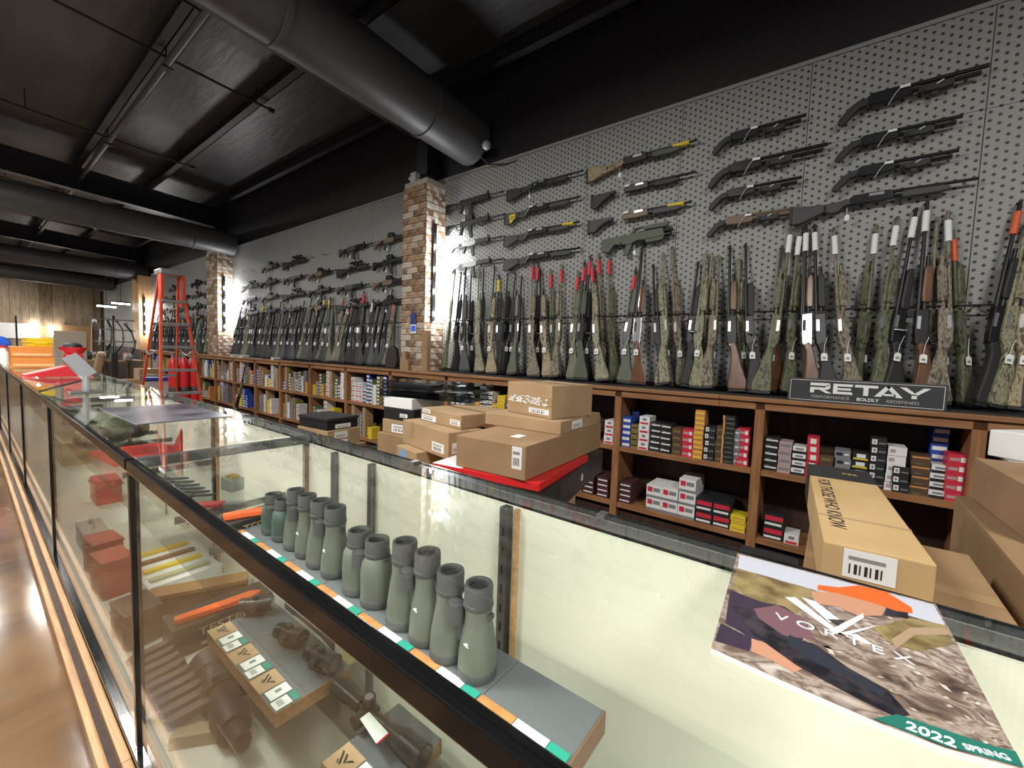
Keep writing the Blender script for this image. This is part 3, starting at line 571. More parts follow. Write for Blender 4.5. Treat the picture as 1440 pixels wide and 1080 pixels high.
# ---------------------------------------------------------------- ammunition boxes on the shelves
def C(n, r, g, b, rough=.45): return mat(n, (r, g, b), rough)
cw, cbk, cbl, cnv, cgold, ccr, cpk, cbr, cgy, cor, cyl_, cgn = C('box_white', .72, .72, .72), C('box_black', .02, .02, .022), C('box_blue', .03, .07, .38), C('box_navy', .015, .025, .11), C('box_gold', .2, .15, .035), C('box_red', .55, .03, .06), C('box_pink', .42, .3, .3), C('box_brown', .09, .055, .035), C('box_grey', .2, .2, .22), C('box_orange', .6, .26, .09), C('box_yellow', .7, .55, .03), C('box_green', .12, .16, .09)
STY = {  # body, decals (u0,u1,v0,v1,mat), size w,d,h, words
 'blue_white': (cbl, [(.1, .95, .15, .6, cw)], (.075, .13, .052), 'blue ammunition box with white end panel'),
 'navy': (cnv, [(.2, .8, .55, .7, cbl)], (.07, .13, .05), 'navy ammunition box'),
 'gold': (cgold, [(.1, .9, .35, .6, cbk)], (.06, .13, .05), 'black and gold ammunition box'),
 'white_red': (cw, [(.1, .9, .05, .3, ccr), (.3, .7, .5, .8, cgy)], (.085, .15, .07), 'white ammunition box with red band'),
 'white_plain': (cw, [(.1, .4, .3, .7, cpk)], (.085, .15, .055), 'white ammunition box with small pink emblem'),
 'black_line': (cbk, [(.1, .95, .4, .62, cw), (.1, .5, .7, .8, cgy)], (.085, .13, .048), 'black ammunition box with white stripe'),
 'brown': (cbr, [(.15, .85, .35, .6, cgold)], (.075, .13, .055), 'dark brown ammunition box'),
 'crimson': (ccr, [(.1, .6, .3, .6, cpk), (.65, .9, .2, .7, cw)], (.08, .13, .055), 'red ammunition box with pale print'),
 'orange': (cor, [(.05, .95, .2, .5, cyl_)], (.07, .12, .038), 'orange ammunition box with yellow stripe'),
 'square': (cbk, [(.08, .4, .2, .8, cw), (.16, .32, .35, .65, cbk), (.5, .95, .3, .45, cgy)], (.075, .13, .053), 'black ammunition box with white square emblem'),
 'grey': (cgy, [(.1, .5, .3, .7, cbk), (.6, .9, .4, .6, cw)], (.08, .13, .053), 'grey ammunition box'),
 'tall_dark': (cbk, [(.05, .2, 0, 1, cor), (.3, .9, .3, .5, cgn)], (.085, .13, .036), 'dark ammunition box with cardboard edge'),
 'pink': (cpk, [(.1, .9, .3, .7, cgy)], (.075, .13, .055), 'pale pink-grey ammunition box'),
 'white_black': (cw, [(.0, 1, 0, .35, cbk), (.2, .8, .5, .75, cgy)], (.075, .13, .05), 'white and black ammunition box'),
 'red_white': (ccr, [(.25, .75, .2, .8, cw)], (.065, .13, .055), 'red ammunition box with white label'),
 'yellow_black': (cbk, [(.05, .95, .1, .3, cyl_), (.25, .8, .35, .8, cw)], (.08, .13, .053), 'black ammunition box with yellow edge'),
 'xmark': (cw, [(.08, .4, .45, .85, ccr), (.45, .9, .5, .8, cgy), (0, 1, 0, .2, cgy)], (.125, .13, .105), 'large white shell box with red emblem'),
 'dark_red': (cbk, [(.05, .95, .45, .8, ccr), (.05, .9, .1, .28, cw)], (.12, .13, .095), 'large black and red shell box'),
 'maroon': (C('box_maroon', .07, .025, .03), [(.1, .9, .35, .6, cw)], (.11, .2, .045), 'maroon ammunition box with white print'),
 'yellow': (cyl_, [(.1, .9, .35, .6, cor)], (.1, .14, .04), 'yellow ammunition box'),
 'green': (cgn, [(.1, .9, .3, .7, cw)], (.07, .13, .05), 'green ammunition box'),
 'card': (C('box_card', .36, .24, .14), [(.2, .8, .3, .6, cgy)], (.075, .13, .06), 'plain cardboard ammunition box'),
 'holo': (cbr, [(.05, .95, .7, .85, cor), (.2, .6, .1, .2, cgn)], (.085, .13, .06), 'brown ammunition box with orange stripe')}
AM = {}
def ammo_mesh(st):
    if st not in AM:
        body, dec, (w_, d, h), _ = STY[st]; q = MB().box(-w_/2, w_/2, 0, d, 0, h-.0012, body)
        for u0, u1, v0, v1, m in dec:
            x0, x1, z0, z1 = -w_/2+u0*w_, -w_/2+u1*w_, v0*h, v1*h
            q.add([(x0, -.0006, z0), (x1, -.0006, z0), (x1, -.0006, z1), (x0, -.0006, z1)], [(0, 1, 2, 3)], m)
        AM[st] = q.mesh('ammunition_box')
    return AM[st]
NB = [0]; far = MB()
def ammo_stack(st, x, y, z, n, where, rows_=1, individual=True):
    _, _, (w_, d, h), words = STY[st]; me = ammo_mesh(st)
    for r in range(rows_):
        for i in range(n):
            p = (x+random.uniform(-.003, .003), y+r*(d+.004)+random.uniform(-.004, .004), z+i*h)
            if individual and NB[0] < 300:
                o = link('ammunition_box', me, None, p); tag(o, words+' '+where, 'ammunition box', 'ammunition boxes on the shelving'); NB[0] += 1
            else: 
                b = len(far.v); far.v += [(v.co.x+p[0], v.co.y+p[1], v.co.z+p[2]) for v in me.vertices]
                for f in me.polygons: far.f.append([b+k for k in f.vertices]); far.m.append(far.mi(me.materials[f.material_index]))
def fill(x0, items, z, where, gap=.006, y=SY+.03, ind=True):
    x = x0
    for st, n in items:
        w_ = STY[st][2][0]
        if x+w_ > x0+.97: break
        ammo_stack(st, x+w_/2, y+random.uniform(0, .02), z, n, where, 1, ind); x += w_+gap
ZU, ZL = .692, .2
bayA, bayB, bayC = -.4+.035, -1.46+.035, -2.52+.035
fill(bayB, [('blue_white', 5), ('gold', 4), ('white_red', 4), ('black_line', 5), ('black_line', 5), ('brown', 4), ('crimson', 4), ('orange', 10), ('square', 5), ('brown', 5), ('grey', 5), ('square', 5)], ZU, 'on the upper shelf below the walnut guns')
ammo_stack('tall_dark', -.60, SY+.03, ZU, 10, 'on the upper shelf below the walnut guns')
fill(-.54, [('crimson', 5)], ZU, 'at the divider end of the upper shelf')
ammo_stack('navy', -1.37, SY+.18, ZU, 6, 'behind the blue and white stack')
fill(bayA, [('black_line', 5), ('pink', 4), ('white_black', 4), ('red_white', 5), ('brown', 3), ('grey', 4), ('yellow_black', 4), ('square', 6), ('white_plain', 5)], ZU, 'on the upper shelf below the shop sign')
fill(.325, [('square', 3), ('holo', 4)], ZU, 'beside the white stack below the shop sign')
fill(.49, [('white_black', 4)], ZU, 'beside the tall blue stack'); ammo_stack('blue_white', .535+.0, SY+.17, ZU, 8, 'in the tall blue stack below the shop sign'); ammo_stack('crimson', .592, SY+.03, ZU, 5, 'next to the tall blue stack')
for i, (st, n) in enumerate((('maroon', 4), ('maroon', 4))): ammo_stack(st, -1.37+i*.0, SY+.03+i*.205, ZL, n-i, 'on the lower shelf by the divider')
for x, n in ((-1.12, 2), (-.99, 2), (-.86, 3)): ammo_stack('xmark', x, SY+.03, ZL, n, 'stacked on the lower shelf below the walnut guns', 2)
for x, n in ((-.73, 2), (-.605, 2)): ammo_stack('dark_red', x, SY+.03, ZL, n, 'stacked on the lower shelf below the walnut guns', 2)
ammo_stack('yellow', -.49, SY+.03, ZL, 3, 'at the end of the lower shelf')
ammo_stack('dark_red', -.27, SY+.04, ZL, 2, 'on the lower shelf behind the long carton'); ammo_stack('white_red', -.16, SY+.04, ZL, 1, 'on the lower shelf behind the long carton')
fill(.70, [('grey', 4), ('white_plain', 5), ('navy', 4), ('card', 5), ('crimson', 3), ('green', 4)], ZU, 'on the upper shelf past the shop sign')
fill(bayC, [('green', 4), ('grey', 5), ('card', 4), ('white_black', 4), ('navy', 3), ('brown', 5), ('gold', 4), ('grey', 3), ('card', 3), ('pink', 4)], ZU, 'on the upper shelf behind the cartons')
ammo_stack('white_red', -1.545, SY+.03, ZU, 3, 'on the upper shelf behind the cartons')
for x in (-1.58, -1.72): ammo_stack('maroon', x, SY+.03, ZL, 4, 'on the lower shelf behind the cartons')
ammo_stack('xmark', -1.86, SY+.04, ZL, 2, 'on the lower shelf behind the cartons')
allst = ['blue_white', 'white_plain', 'card', 'orange', 'yellow', 'grey', 'white_black', 'card', 'white_red', 'green', 'gold', 'pink']
for b in range(3, 17):
    x0 = -.4-1.06*b+.035
    for z, zz in ((ZU, 'upper'), (ZL, 'lower')):
        its = [(random.choice(allst), random.randint(3, 8)) for _ in range(11)]
        if zz == 'lower': its = its[:7]
        fill(x0, its, z, 'on the %s shelf by the near brick pillar' % zz, gap=.008, ind=(b < 5))
o = far.build('ammunition_boxes'); tag(o, 'many small coloured ammunition boxes filling the far bays of the shelving', 'ammunition boxes'); o['kind'] = 'stuff'

# ---------------------------------------------------------------- shop sign on the shelf top
a, b = at(1107, 562, Y=3.45), at(1331, 577, Y=3.45); W_ = b.x-a.x; H_ = .155
sg = thing('shop_sign', 'dark grey sign board lettered RETAY on the shelf top', 'sign', (a.x, 3.45, ST))
SGM = mat('sign_grey', (.042, .045, .05), .45)
MB().box(0, W_, 0, .05, 0, H_, SGM).build('board', sg, .003)
fb = MB()
for x0, x1, z0, z1 in ((.012, W_-.012, .010, .0125), (.012, W_-.012, H_-.0125, H_-.010), (.012, .0145, .01, H_-.01), (W_-.0145, W_-.012, .01, H_-.01)): fb.box(x0, x1, -.001, .001, z0, z1, WHITE)
fb.build('border_line', sg)
LT = mat('sign_lettering', (.8, .8, .8), .4)
def stroke(q, pts, x0, z0, sx, sz): q.prism([(x0+x*sx, z0+z*sz) for x, z in pts], -.0015, .001, LT)
lw, lh, lx, lz = .118, .066, W_*.16, .062
def letters():
    R = [[(0, 1), (1, 1), (1.05, .85), (.95, .72), (0, .72)], [(0, .55), (0, 0), (.22, 0), (.22, .32), (.5, .32), (.85, 0), (1.15, 0), (.78, .32), (.98, .4), (1.05, .55), (1.05, .85), (.83, .78), (.83, .6), (.75, .55)]]
    E_ = [[(0, 0), (0, 1), (.22, 1), (.22, 0)], [(.22, .76), (.22, 1), (1, 1), (.95, .76)], [(.22, .4), (.22, .6), (.9, .6), (.9, .4)], [(.22, 0), (.22, .24), (.95, .24), (1, 0)]]
    T_ = [[(0, .76), (0, 1), (1.1, 1), (1.1, .76)], [(.42, 0), (.42, .76), (.66, .76), (.66, 0)]]
    A_ = [[(0, 0), (.5, 1), (.75, 1), (.3, 0)], [(.5, 1), (.75, 1), (1.3, 0), (1.0, 0)], [(.45, .12), (.38, .3), (.95, .3), (1.0, .12)]]
    Y_ = [[(0, 1), (.3, 1), (.68, .5), (.55, .38)], [(.55, .38), (.68, .5), (1.05, 1), (1.35, 1), (.78, .3), (.55, .3)], [(.55, 0), (.55, .4), (.78, .4), (.78, 0)]]
    x = lx
    for nm, L_, adv in (('letter_r', R, 1.2), ('letter_e', E_, 1.08), ('letter_t', T_, .95), ('letter_a', A_, 1.12), ('letter_y', Y_, 1.3)):
        q = MB()
        for p in L_: stroke(q, p, x, lz, lw*.86, lh)
        q.build(nm, sg); x += adv*lw*.86
letters()
for body, xx, bo in (('PERFORMANCE', .30, 0), ('BOLDLY', .545, .0006), ('REDEFINED', .755, 0)):
    text(body, .026, LT if bo else mat('sign_lettering_thin', (.45, .45, .46), .4), sg, Matrix.Translation((W_*xx, -.0012, .036)) @ Matrix.Rotation(math.radians(90), 4, 'X'), sx=1.12, bold=bo)

# cardboard sleeve and odds beside the near pillar on the shelf top
o = MB().box(-.045, .045, 0, .06, 0, .5, CARD2).box(-.052, -.045, .0, .06, 0, .46, CARD).build('cardboard_sleeve', loc=(at(598, 500, Y=3.44).x, 3.44-.015, ST)); tag(o, 'tall narrow cardboard sleeve against the near brick pillar', 'box')
o = MB().prism([(0, 0), (.16, 0), (.16, .12), (.11, .14), (.1, .24), (.05, .24), (.04, .16), (0, .16)], 0, .04, CARD2).build('torn_carton', loc=(at(563, 505, Y=3.43).x, 3.425, ST)); tag(o, 'small torn carton in front of the near brick pillar', 'box')
ht = MB(); 
ht.prism([(0, 0), (.2, 0), (.24, .1), (.2, .26), (.12, .3), (.03, .26), (-.02, .1)], 0, .06, mat('dark_holster', (.02, .015, .012), .6))
o = ht.build('holster', bevel=.012, loc=(at(546, 510, Y=3.48).x-.06, 3.48, ST+.012)); tag(o, 'black holster with white tag beside the near brick pillar', 'holster')

# ---------------------------------------------------------------- cartons piled behind the counter
def carton(name, label, L, Mc, depth, zb, h, m=CARD, labels=(), flaps=True, tape=None, cat='carton', group=None, bev=.004):
    # L, Mc: pixels of the left and the nearest bottom corner of the face turned to the counter; depth: size away from it
    l, p = at(*L, Z=zb), at(*Mc, Z=zb); ax = (p-l); ln = ax.length; ang = math.atan2(ax.y, ax.x)
    return carton_w(name, label, (l.x, l.y, zb), ang, ln, depth, h, m, labels, flaps, tape, cat, group, bev)
def carton_w(name, label, loc, ang, ln, depth, h, m=CARD, labels=(), flaps=True, tape=None, cat='carton', group=None, bev=.004):
    c = thing(name, label, cat, loc, ang, group)
    MB().box(0, ln, 0, depth, 0, h, m).build('body', c, bev)
    if flaps:      # seam of the closed flaps and the tape over it
        MB().box(.003, ln-.003, depth*.5-.0015, depth*.5+.0015, h, h+.0008, INK if m is BLACK else CARD2).build('flap_seam', c)
        MB().box(.004, ln-.004, depth*.5-.024, depth*.5+.024, h+.0004, h+.0012, TAPE).build('tape', c)
    for face, u0, u1, v0, v1 in labels:
        q = MB()
        if face == 'f':
            q.box(u0*ln, u1*ln, -.001, .0005, v0*h, v1*h, WHITE); n = 7
            for i in range(n): q.box((u0+(u1-u0)*(.12+.1*i))*ln, (u0+(u1-u0)*(.12+.1*i+.03+.03*(i % 2)))*ln, -.0014, -.001, (v0+(v1-v0)*.15)*h, (v0+(v1-v0)*.5)*h, INK)
            q.box((u0+(u1-u0)*.1)*ln, (u0+(u1-u0)*.8)*ln, -.0014, -.001, (v0+(v1-v0)*.65)*h, (v0+(v1-v0)*.78)*h, GREYINK)
        elif face == 'r':
            q.box(ln-.0005, ln+.001, u0*depth, u1*depth, v0*h, v1*h, WHITE)
            for i in range(6): q.box(ln+.001, ln+.0014, (u0+(u1-u0)*(.15+.12*i))*depth, (u0+(u1-u0)*(.19+.12*i))*depth, (v0+(v1-v0)*.15)*h, (v0+(v1-v0)*.55)*h, INK)
        else: q.box(u0*ln, u1*ln, v0*depth, v1*depth, h, h+.0015, WHITE)
        q.build('shipping_label', c)
    return c
GRP = 'cartons piled behind the counter'
# supports that reach the floor
carton_w('shipping_carton', 'large plain carton at the foot of the pile behind the counter', (-1.95, 1.22, FZ), .1, 1.0, .6, .42, CARD2, group=GRP)
carton_w('shipping_carton', 'wide plain carton stacked under the black gun case', (-1.9, 1.24, FZ+.422), .1, .95, .56, .42, CARD, group=GRP)
carton_w('shipping_carton', 'tan carton with open flap beside the black gun case', (-.86, 1.58, FZ), -.35, .34, .36, .74, CARD, group=GRP)
bz = FZ+.844
bc = carton('gun_case_box', 'long black gun box with small white print under the red box', (668, 694), (786, 718), .80, bz, .13, mat('satin_black_card', (.022, .024, .026), .4), flaps=False, cat='box')
tz = bz+.131
MB().box(.0, .0, 0, 0, 0, 0, WHITE)
dd = MB().prism([(.34, .05), (.37, .05), (.37, .075), (.355, .09), (.34, .075)], 0, .001, WHITE, 'yz'); e_ = dd.build('emblem', bc); e_.location.x = (at(786, 718, Z=bz)-at(668, 694, Z=bz)).length
rb = carton('red_box', 'flat red and white box under the large taped carton', (608, 661), (758, 692), .64, tz, .035, RED, flaps=False, cat='box')
MB().box(.0, .17, -.001, .3, .0352, .0365, WHITE).build('white_panel', rb)
z1 = tz+.037
carton('shipping_carton', 'large flat carton with white label on the red box', (641, 655), (738, 677), .86, z1, .15, CARD2, labels=(('f', .82, .95, .3, .95), ('t', .55, .68, .16, .24)), group=GRP)
z2 = z1+.1512
carton('shipping_carton', 'flat tan carton under the cube carton', (682, 596), (788, 612), .5, z2, .065, CARD, labels=(('r', .25, .5, .2, .85),), group=GRP)
z3 = z2+.0662
cb_ = carton('shipping_carton', 'cube carton with torn tape strip on top of the pile', (713, 578), (775, 590), .32, z3, .17, CARD, labels=(('f', .52, .95, .1, .26),), group=GRP)
tt = MB(); ln = (at(775, 590, Z=z3)-at(713, 578, Z=z3)).length
MB().box(0, ln, -.0008, .0002, .058, .105, TAPE).build('tape_strip', cb_)
for i in range(110):
    u = random.random()*.9*ln; v = .06+random.random()*.04; tt.box(u, u+.006+random.random()*.016, -.0016, -.0006, v, v+.002+random.random()*.005, WHITE)
tt.build('torn_tape', cb_)
# left part of the pile
p2 = at(566, 622, Z=.86); q2 = at(630, 647, Z=.86)
l3 = carton_w('shipping_carton', 'small low carton with blue tape at the counter edge', (p2.x+.03, p2.y-.07, bz), math.atan2(q2.y-p2.y, q2.x-p2.x), .26, .3, .114, CARD, group=GRP)
MB().box(.05, .14, -.001, .0004, .03, .1, mat('blue_tape', (.2, .35, .55), .4)).build('blue_tape', l3)
l2 = carton('shipping_carton', 'taped carton with barcode label beside the large flat carton', (566, 622), (630, 647), .24, .86, .15, CARD, labels=(('f', .68, .92, .15, .5), ('r', .1, .4, .2, .6)), group=GRP)
MB().box(.11, .15, -.001, .0004, .05, .15, TAPE).build('front_tape', l2)
carton('shipping_carton', 'shallow carton with two labels on the taped carton', (592, 590), (648, 604), .40, 1.012, .08, CARD, labels=(('f', .02, .4, .05, .5), ('f', .75, .98, .2, .6), ('f', .05, .25, .65, .95)), group=GRP)
# clamshell cases on boxes further along
sx_, sy_ = at(541, 600, Y=1.95).x, 1.95
carton_w('shipping_carton', 'plain carton under the clear plastic cases', (sx_-.02, sy_-.05, FZ), .08, .5, .44, .93, CARD2, group=GRP)
carton_w('shipping_carton', 'white-labelled carton under the clear plastic cases', (sx_, sy_-.02, FZ+.932), .08, .34, .36, .1, CARD, labels=(('f', .3, .8, .1, .7),), group=GRP)
carton_w('black_box', 'small black printed box under the clear plastic cases', (sx_, sy_-.01, FZ+1.033), .08, .32, .34, .09, BLACK, labels=(('f', .55, .8, .3, .6),), flaps=False, cat='box')
carton_w('white_box', 'white printed box under the clear plastic cases', (sx_, sy_-.01, FZ+1.124), .08, .3, .34, .08, WHITE, labels=(), flaps=False, cat='box')
for k in range(2):
    c = thing('plastic_case', ['clear plastic gun case lowest of two on the white box', 'clear plastic gun case on top of another clear case'][k], 'case', (sx_-.03+.03*k, sy_-.03, FZ+1.206+.062*k), .22+.05*k, 'clear plastic cases')
    q = MB()
    for x0, x1, y0, y1, z0, z1_ in ((0, .78, 0, .3, 0, .004), (0, .78, 0, .004, 0, .05), (0, .78, .296, .3, 0, .05), (0, .004, 0, .3, 0, .05), (.776, .78, 0, .3, 0, .05)): q.box(x0, x1, y0, y1, z0, z1_, clearpl)
    q.build('tray', c); MB().box(-.006, .786, -.006, .306, .05, .056, clearpl).build('lid', c, .002); MB().box(.05, .4, .05, .22, .006, .036, BLKPOLY).build('contents', c, .01)
# boxes by the second display case
carton_w('shipping_carton', 'low carton under the black shoe-style box by the shelving', (-4.15, 2.0, FZ), .1, .5, .4, .62, CARD2, group=GRP)
carton_w('shipping_carton', 'flat kraft carton with white labels under the black lidded box', (-4.15, 1.98, FZ+.622), .1, .48, .36, .16, CARD, labels=(('r', .2, .6, .5, .9), ('r', .2, .6, .05, .4)), group=GRP)
k = carton_w('lidded_box', 'black lidded box with white label on the flat kraft carton', (-4.13, 1.99, FZ+.784), .1, .44, .34, .1, BLACK, labels=(('r', .25, .75, .1, .5),), flaps=False, cat='box'); MB().box(-.006, .446, -.006, .346, .085, .112, mat('charcoal_lid', (.03, .03, .035), .4)).build('lid', k, .004)
carton_w('black_box', 'low black box standing behind the counter near the shelving', (-3.35, 2.25, FZ), .0, .36, .3, .66, BLACK, flaps=False, cat='box')

# long carton and others behind the near end of the counter
carton_w('shipping_carton', 'tall plain carton standing under the long marked carton', (-.03, 1.06, FZ), 0, .36, .62, 1.04, CARD2, group=GRP)
p0, p1, pf = at(1154, 806, Z=.985), at(1313, 846, Z=.985), at(1144.5, 666.5, Z=1.06)
ax = p1-p0; KL = (pf-p0).length*.98
kn = carton_w('long_carton', 'long light carton handwritten and labelled, its far end black', (p0.x, p0.y, .943), math.atan2(ax.y, ax.x), ax.length, .72, .117, CARDL, labels=(('f', .2, .68, .42, .95),), flaps=False)
MB().box(-.001, ax.length+.001, .66, .86, .0, .119, mat('satin_black_card', (.022, .024, .026), .4)).build('black_sleeve', kn)
MB().box(.0, ax.length, .2, .215, .117, .1176, CARD).build('crease', kn)
text('FOR THOSE WHO KNOW', .046, INK, kn, frame((.035, .37, .1174), (0, -1, 0), (1, 0, 0)), sx=.95)
text('91433', .022, INK, kn, frame((ax.length*.42, -.0012, .028), (1, 0, 0), (0, 0, 1)), 'handwriting')
text('PSE', .03, mat('gold_print', (.4, .3, .12), .5), kn, frame((ax.length*.65, .76, .1194), (1, 0, 0), (0, 1, 0)), 'emblem')
o = carton_w('black_box', 'black printed box behind the catalogue', (-.145, 1.0, FZ), 0, .11, .1, 1.125, BLACK, flaps=False, cat='box')
text('N-11-2', .022, WHITE, o, frame((.02, -.001, 1.085), (0, 0, 1), (-1, 0, 0)))
def carton_side(name, label, far_px, near_px, yfar, h, depth, m, ext=1.0, **k):     # top edge of the long side seen running towards the counter
    pf = at(*far_px, Y=yfar); pn = at(*near_px, Z=pf.z); d = pn-pf; d.z = 0
    return carton_w(name, label, (pf.x, pf.y, pf.z-h), math.atan2(d.y, d.x), d.length*ext, depth, h, m, **k), pf.z
_, zq = carton_side('shipping_carton', 'upper big brown carton under the white box', (1370, 643), (1440, 681), 2.3, .15, .5, CARD2, 1.25, group=GRP)
_, zq2 = carton_side('shipping_carton', 'big brown carton with open lip under the upper brown carton', (1343, 698), (1440, 814), 2.3, zq-.152-FZ, .6, CARD2, 1.05, group=GRP)
_.location.z = FZ
carton_w('white_box', 'white flat box on top of the big brown cartons', (at(1388, 640, Z=zq+.002).x, at(1388, 640, Z=zq+.002).y, zq+.0025), -.75, .4, .34, .1, WHITE, flaps=False, cat='box')

# ---------------------------------------------------------------- catalogue on the glass
CZ = CT+.0065
A, B, Cc, Dd = at(1000, 910, Z=CZ), at(1440, 1063, Z=CZ), at(1283, 847, Z=CZ), at(1036, 777, Z=CZ)
cat_ = thing('catalogue', 'glossy hunting optics catalogue lettered VORTEX 2022 SPRING on the glass top', 'catalogue', (A.x, A.y, CZ))
def cp(px, py, dz=0): p = at(px, py, Z=CZ+.008); return (p.x-A.x, p.y-A.y, .008+dz)
cov = mat('catalogue_cover', stops=[(.3, (.05, .035, .03)), (.42, (.2, .14, .11)), (.5, (.4, .33, .28)), (.57, (.16, .11, .09)), (.66, (.5, .43, .38)), (.75, (.62, .56, .5))], c2=1, scale=22, stretch=(1, 1.6, 1), rough=.28, detail=10, dist=.5)
bl = [cp(*p)[:2] for p in ((1000, 911), (1100, 957), (1240, 1018), (1330, 1052), (1440, 1082), (1316, 850), (1037, 778))]
MB().prism(bl, 0, .0078, WHITE, 'xy').build('pages', cat_)
MB().prism(bl, .0078, .0085, cov, 'xy').build('cover', cat_)
lvl = [0]
def pr(name, pts, m):
    lvl[0] += 1; z = .0005+.00005*lvl[0]
    MB().add([cp(x, y, z) for x, y in pts], [tuple(range(len(pts)))], m).build(name, cat_)
P9 = lambda *q: [(960+x/3, 720+y/3) for x, y in q]
SK = mat('print_sky', (.55, .57, .66), .28); GRS = mat('print_grass', stops=[(.35, (.14, .1, .04)), (.6, (.33, .26, .12))], c2=1, scale=30, rough=.28); ORG = mat('print_orange', (.78, .14, .03), .28); SKN = mat('print_skin', (.55, .28, .18), .28); DRK = mat('print_dark', stops=[(.35, (.012, .012, .018)), (.65, (.06, .05, .06))], c2=1, scale=40, rough=.28); PUR = mat('print_mauve', (.19, .1, .12), .28); PRP = mat('print_purple', (.05, .035, .06), .28); WPR = mat('print_white', (.8, .82, .85), .28); TL = mat('print_teal', (.02, .17, .13), .28); TAN = mat('print_tan', (.4, .29, .19), .28)
pr('printed_sky', P9((240, 180), (1058, 392), (1110, 482), (960, 440), (780, 395), (540, 325), (232, 238)), SK)
pr('printed_grass', P9((230, 240), (545, 330), (530, 380), (480, 430), (350, 400), (205, 320)), GRS)
pr('printed_jacket', P9((200, 330), (330, 380), (430, 400), (530, 470), (500, 560), (300, 540), (180, 470)), PRP)
pr('printed_sleeve', P9((160, 470), (300, 540), (280, 590), (135, 545)), PRP)
pr('printed_stock', P9((300, 410), (400, 395), (510, 450), (560, 540), (420, 525), (330, 470)), PUR)
pr('printed_hand', P9((290, 535), (420, 580), (510, 660), (470, 680), (380, 630), (290, 590)), SKN)
pr('printed_rifle', P9((210, 400), (250, 400), (420, 520), (560, 560), (700, 660), (860, 750), (960, 860), (900, 870), (700, 770), (480, 650), (300, 520)), DRK)
pr('printed_scope', P9((450, 520), (600, 590), (640, 640), (860, 760), (840, 780), (660, 680), (560, 640), (440, 560)), mat('print_gun', (.03, .035, .05), .25))
pr('printed_brush', P9((800, 490), (960, 450), (1110, 480), (1140, 560), (1000, 590), (880, 560)), GRS)
pr('printed_log', P9((880, 540), (960, 490), (1100, 490), (1140, 520), (980, 520), (900, 580)), TAN)
rk_ = MB(); rng = random.Random(3); RM = [mat('print_rock_%d' % i, c, .28) for i, c in enumerate(((.5, .43, .36), (.3, .23, .18), (.14, .09, .075), (.6, .55, .5), (.22, .15, .1)))]
for i in range(150):
    u, v = rng.random(), rng.random(); x = 1085+u*330; lo = 925+(x-1085)*.46; hi = min(850+max(0, x-1250)*.95, lo-6) if x < 1330 else 870+(x-1316)*1.75
    y = hi+10+v*max(4, lo-hi-18); a0 = rng.uniform(.1, .75); L_ = rng.uniform(6, 26); w_ = rng.uniform(1.5, 5)
    if not (lo > y > hi): continue
    dx, dy = math.cos(a0), math.sin(a0); pts = [(x-dx*L_/2, y-dy*L_/2), (x-dy*w_*.4, y+dx*w_*.4), (x+dx*L_/2, y+dy*L_/2), (x+dy*w_*.6, y-dx*w_*.6)]
    rk_.add([cp(a, b, .0005+.0000015*i) for a, b in pts], [(0, 1, 2, 3)], RM[rng.randrange(5)])
rk_.build('printed_rocks', cat_)
pr('printed_face', P9((540, 340), (660, 340), (860, 400), (840, 440), (740, 440), (650, 400), (560, 390)), SKN)
pr('printed_hair', P9((860, 400), (950, 420), (950, 450), (850, 440)), DRK)
pr('printed_cap', P9((570, 310), (660, 320), (740, 312), (860, 340), (965, 405), (970, 430), (900, 420), (800, 385), (650, 345), (570, 330)), ORG)
pr('logo_wing', P9((430, 362), (475, 362), (640, 490), (760, 430), (765, 448), (650, 520)), WPR)
pr('logo_wing', P9((500, 362), (560, 380), (660, 455), (620, 470)), WPR)
pr('logo_chevron', P9((600, 480), (650, 515), (830, 480), (690, 525)), WPR)
pr('logo_tail', P9((700, 520), (735, 518), (800, 562), (770, 560)), WPR)
pr('logo_notch', P9((610, 455), (690, 460), (655, 485)), DRK)
x_ = Vector(cp(1265, 925))-Vector(cp(1095, 868)); y_ = Vector(cp(1100, 800))-Vector(cp(1120, 900))
text('V O R T E X', .026, WPR, cat_, frame(cp(1180, 897, .0014), x_, y_), sx=1.15)
pr('teal_band', [(1228, 1012), (1262, 1006), (1400, 1052), (1428, 1058), (1440, 1081), (1330, 1051)], TL)
xb = Vector(cp(1412, 1066))-Vector(cp(1350, 1050))
text('2022', .0195, WPR, cat_, frame(cp(1306, 1034, .0016), Vector(cp(1345, 1050))-Vector(cp(1268, 1020)), y_), shear=.2, bold=.0004)
text('SPRING', .0108, WPR, cat_, frame(cp(1387, 1060, .0016), xb, y_), bold=.0002)

# floor of clipboards: dark mat and card terminal on the second case
o = MB().prism([(0, 0), (.75, .02), (.74, .42), (.03, .4)], 0, .004, mat('counter_mat', stops=[(.4, (.035, .035, .045)), (.6, (.12, .12, .15))], c2=1, scale=5, rough=.3), 'xy').build('counter_mat', loc=(-3.35, .47, CZ)); tag(o, 'dark printed counter mat lying on the second glass case', 'mat')

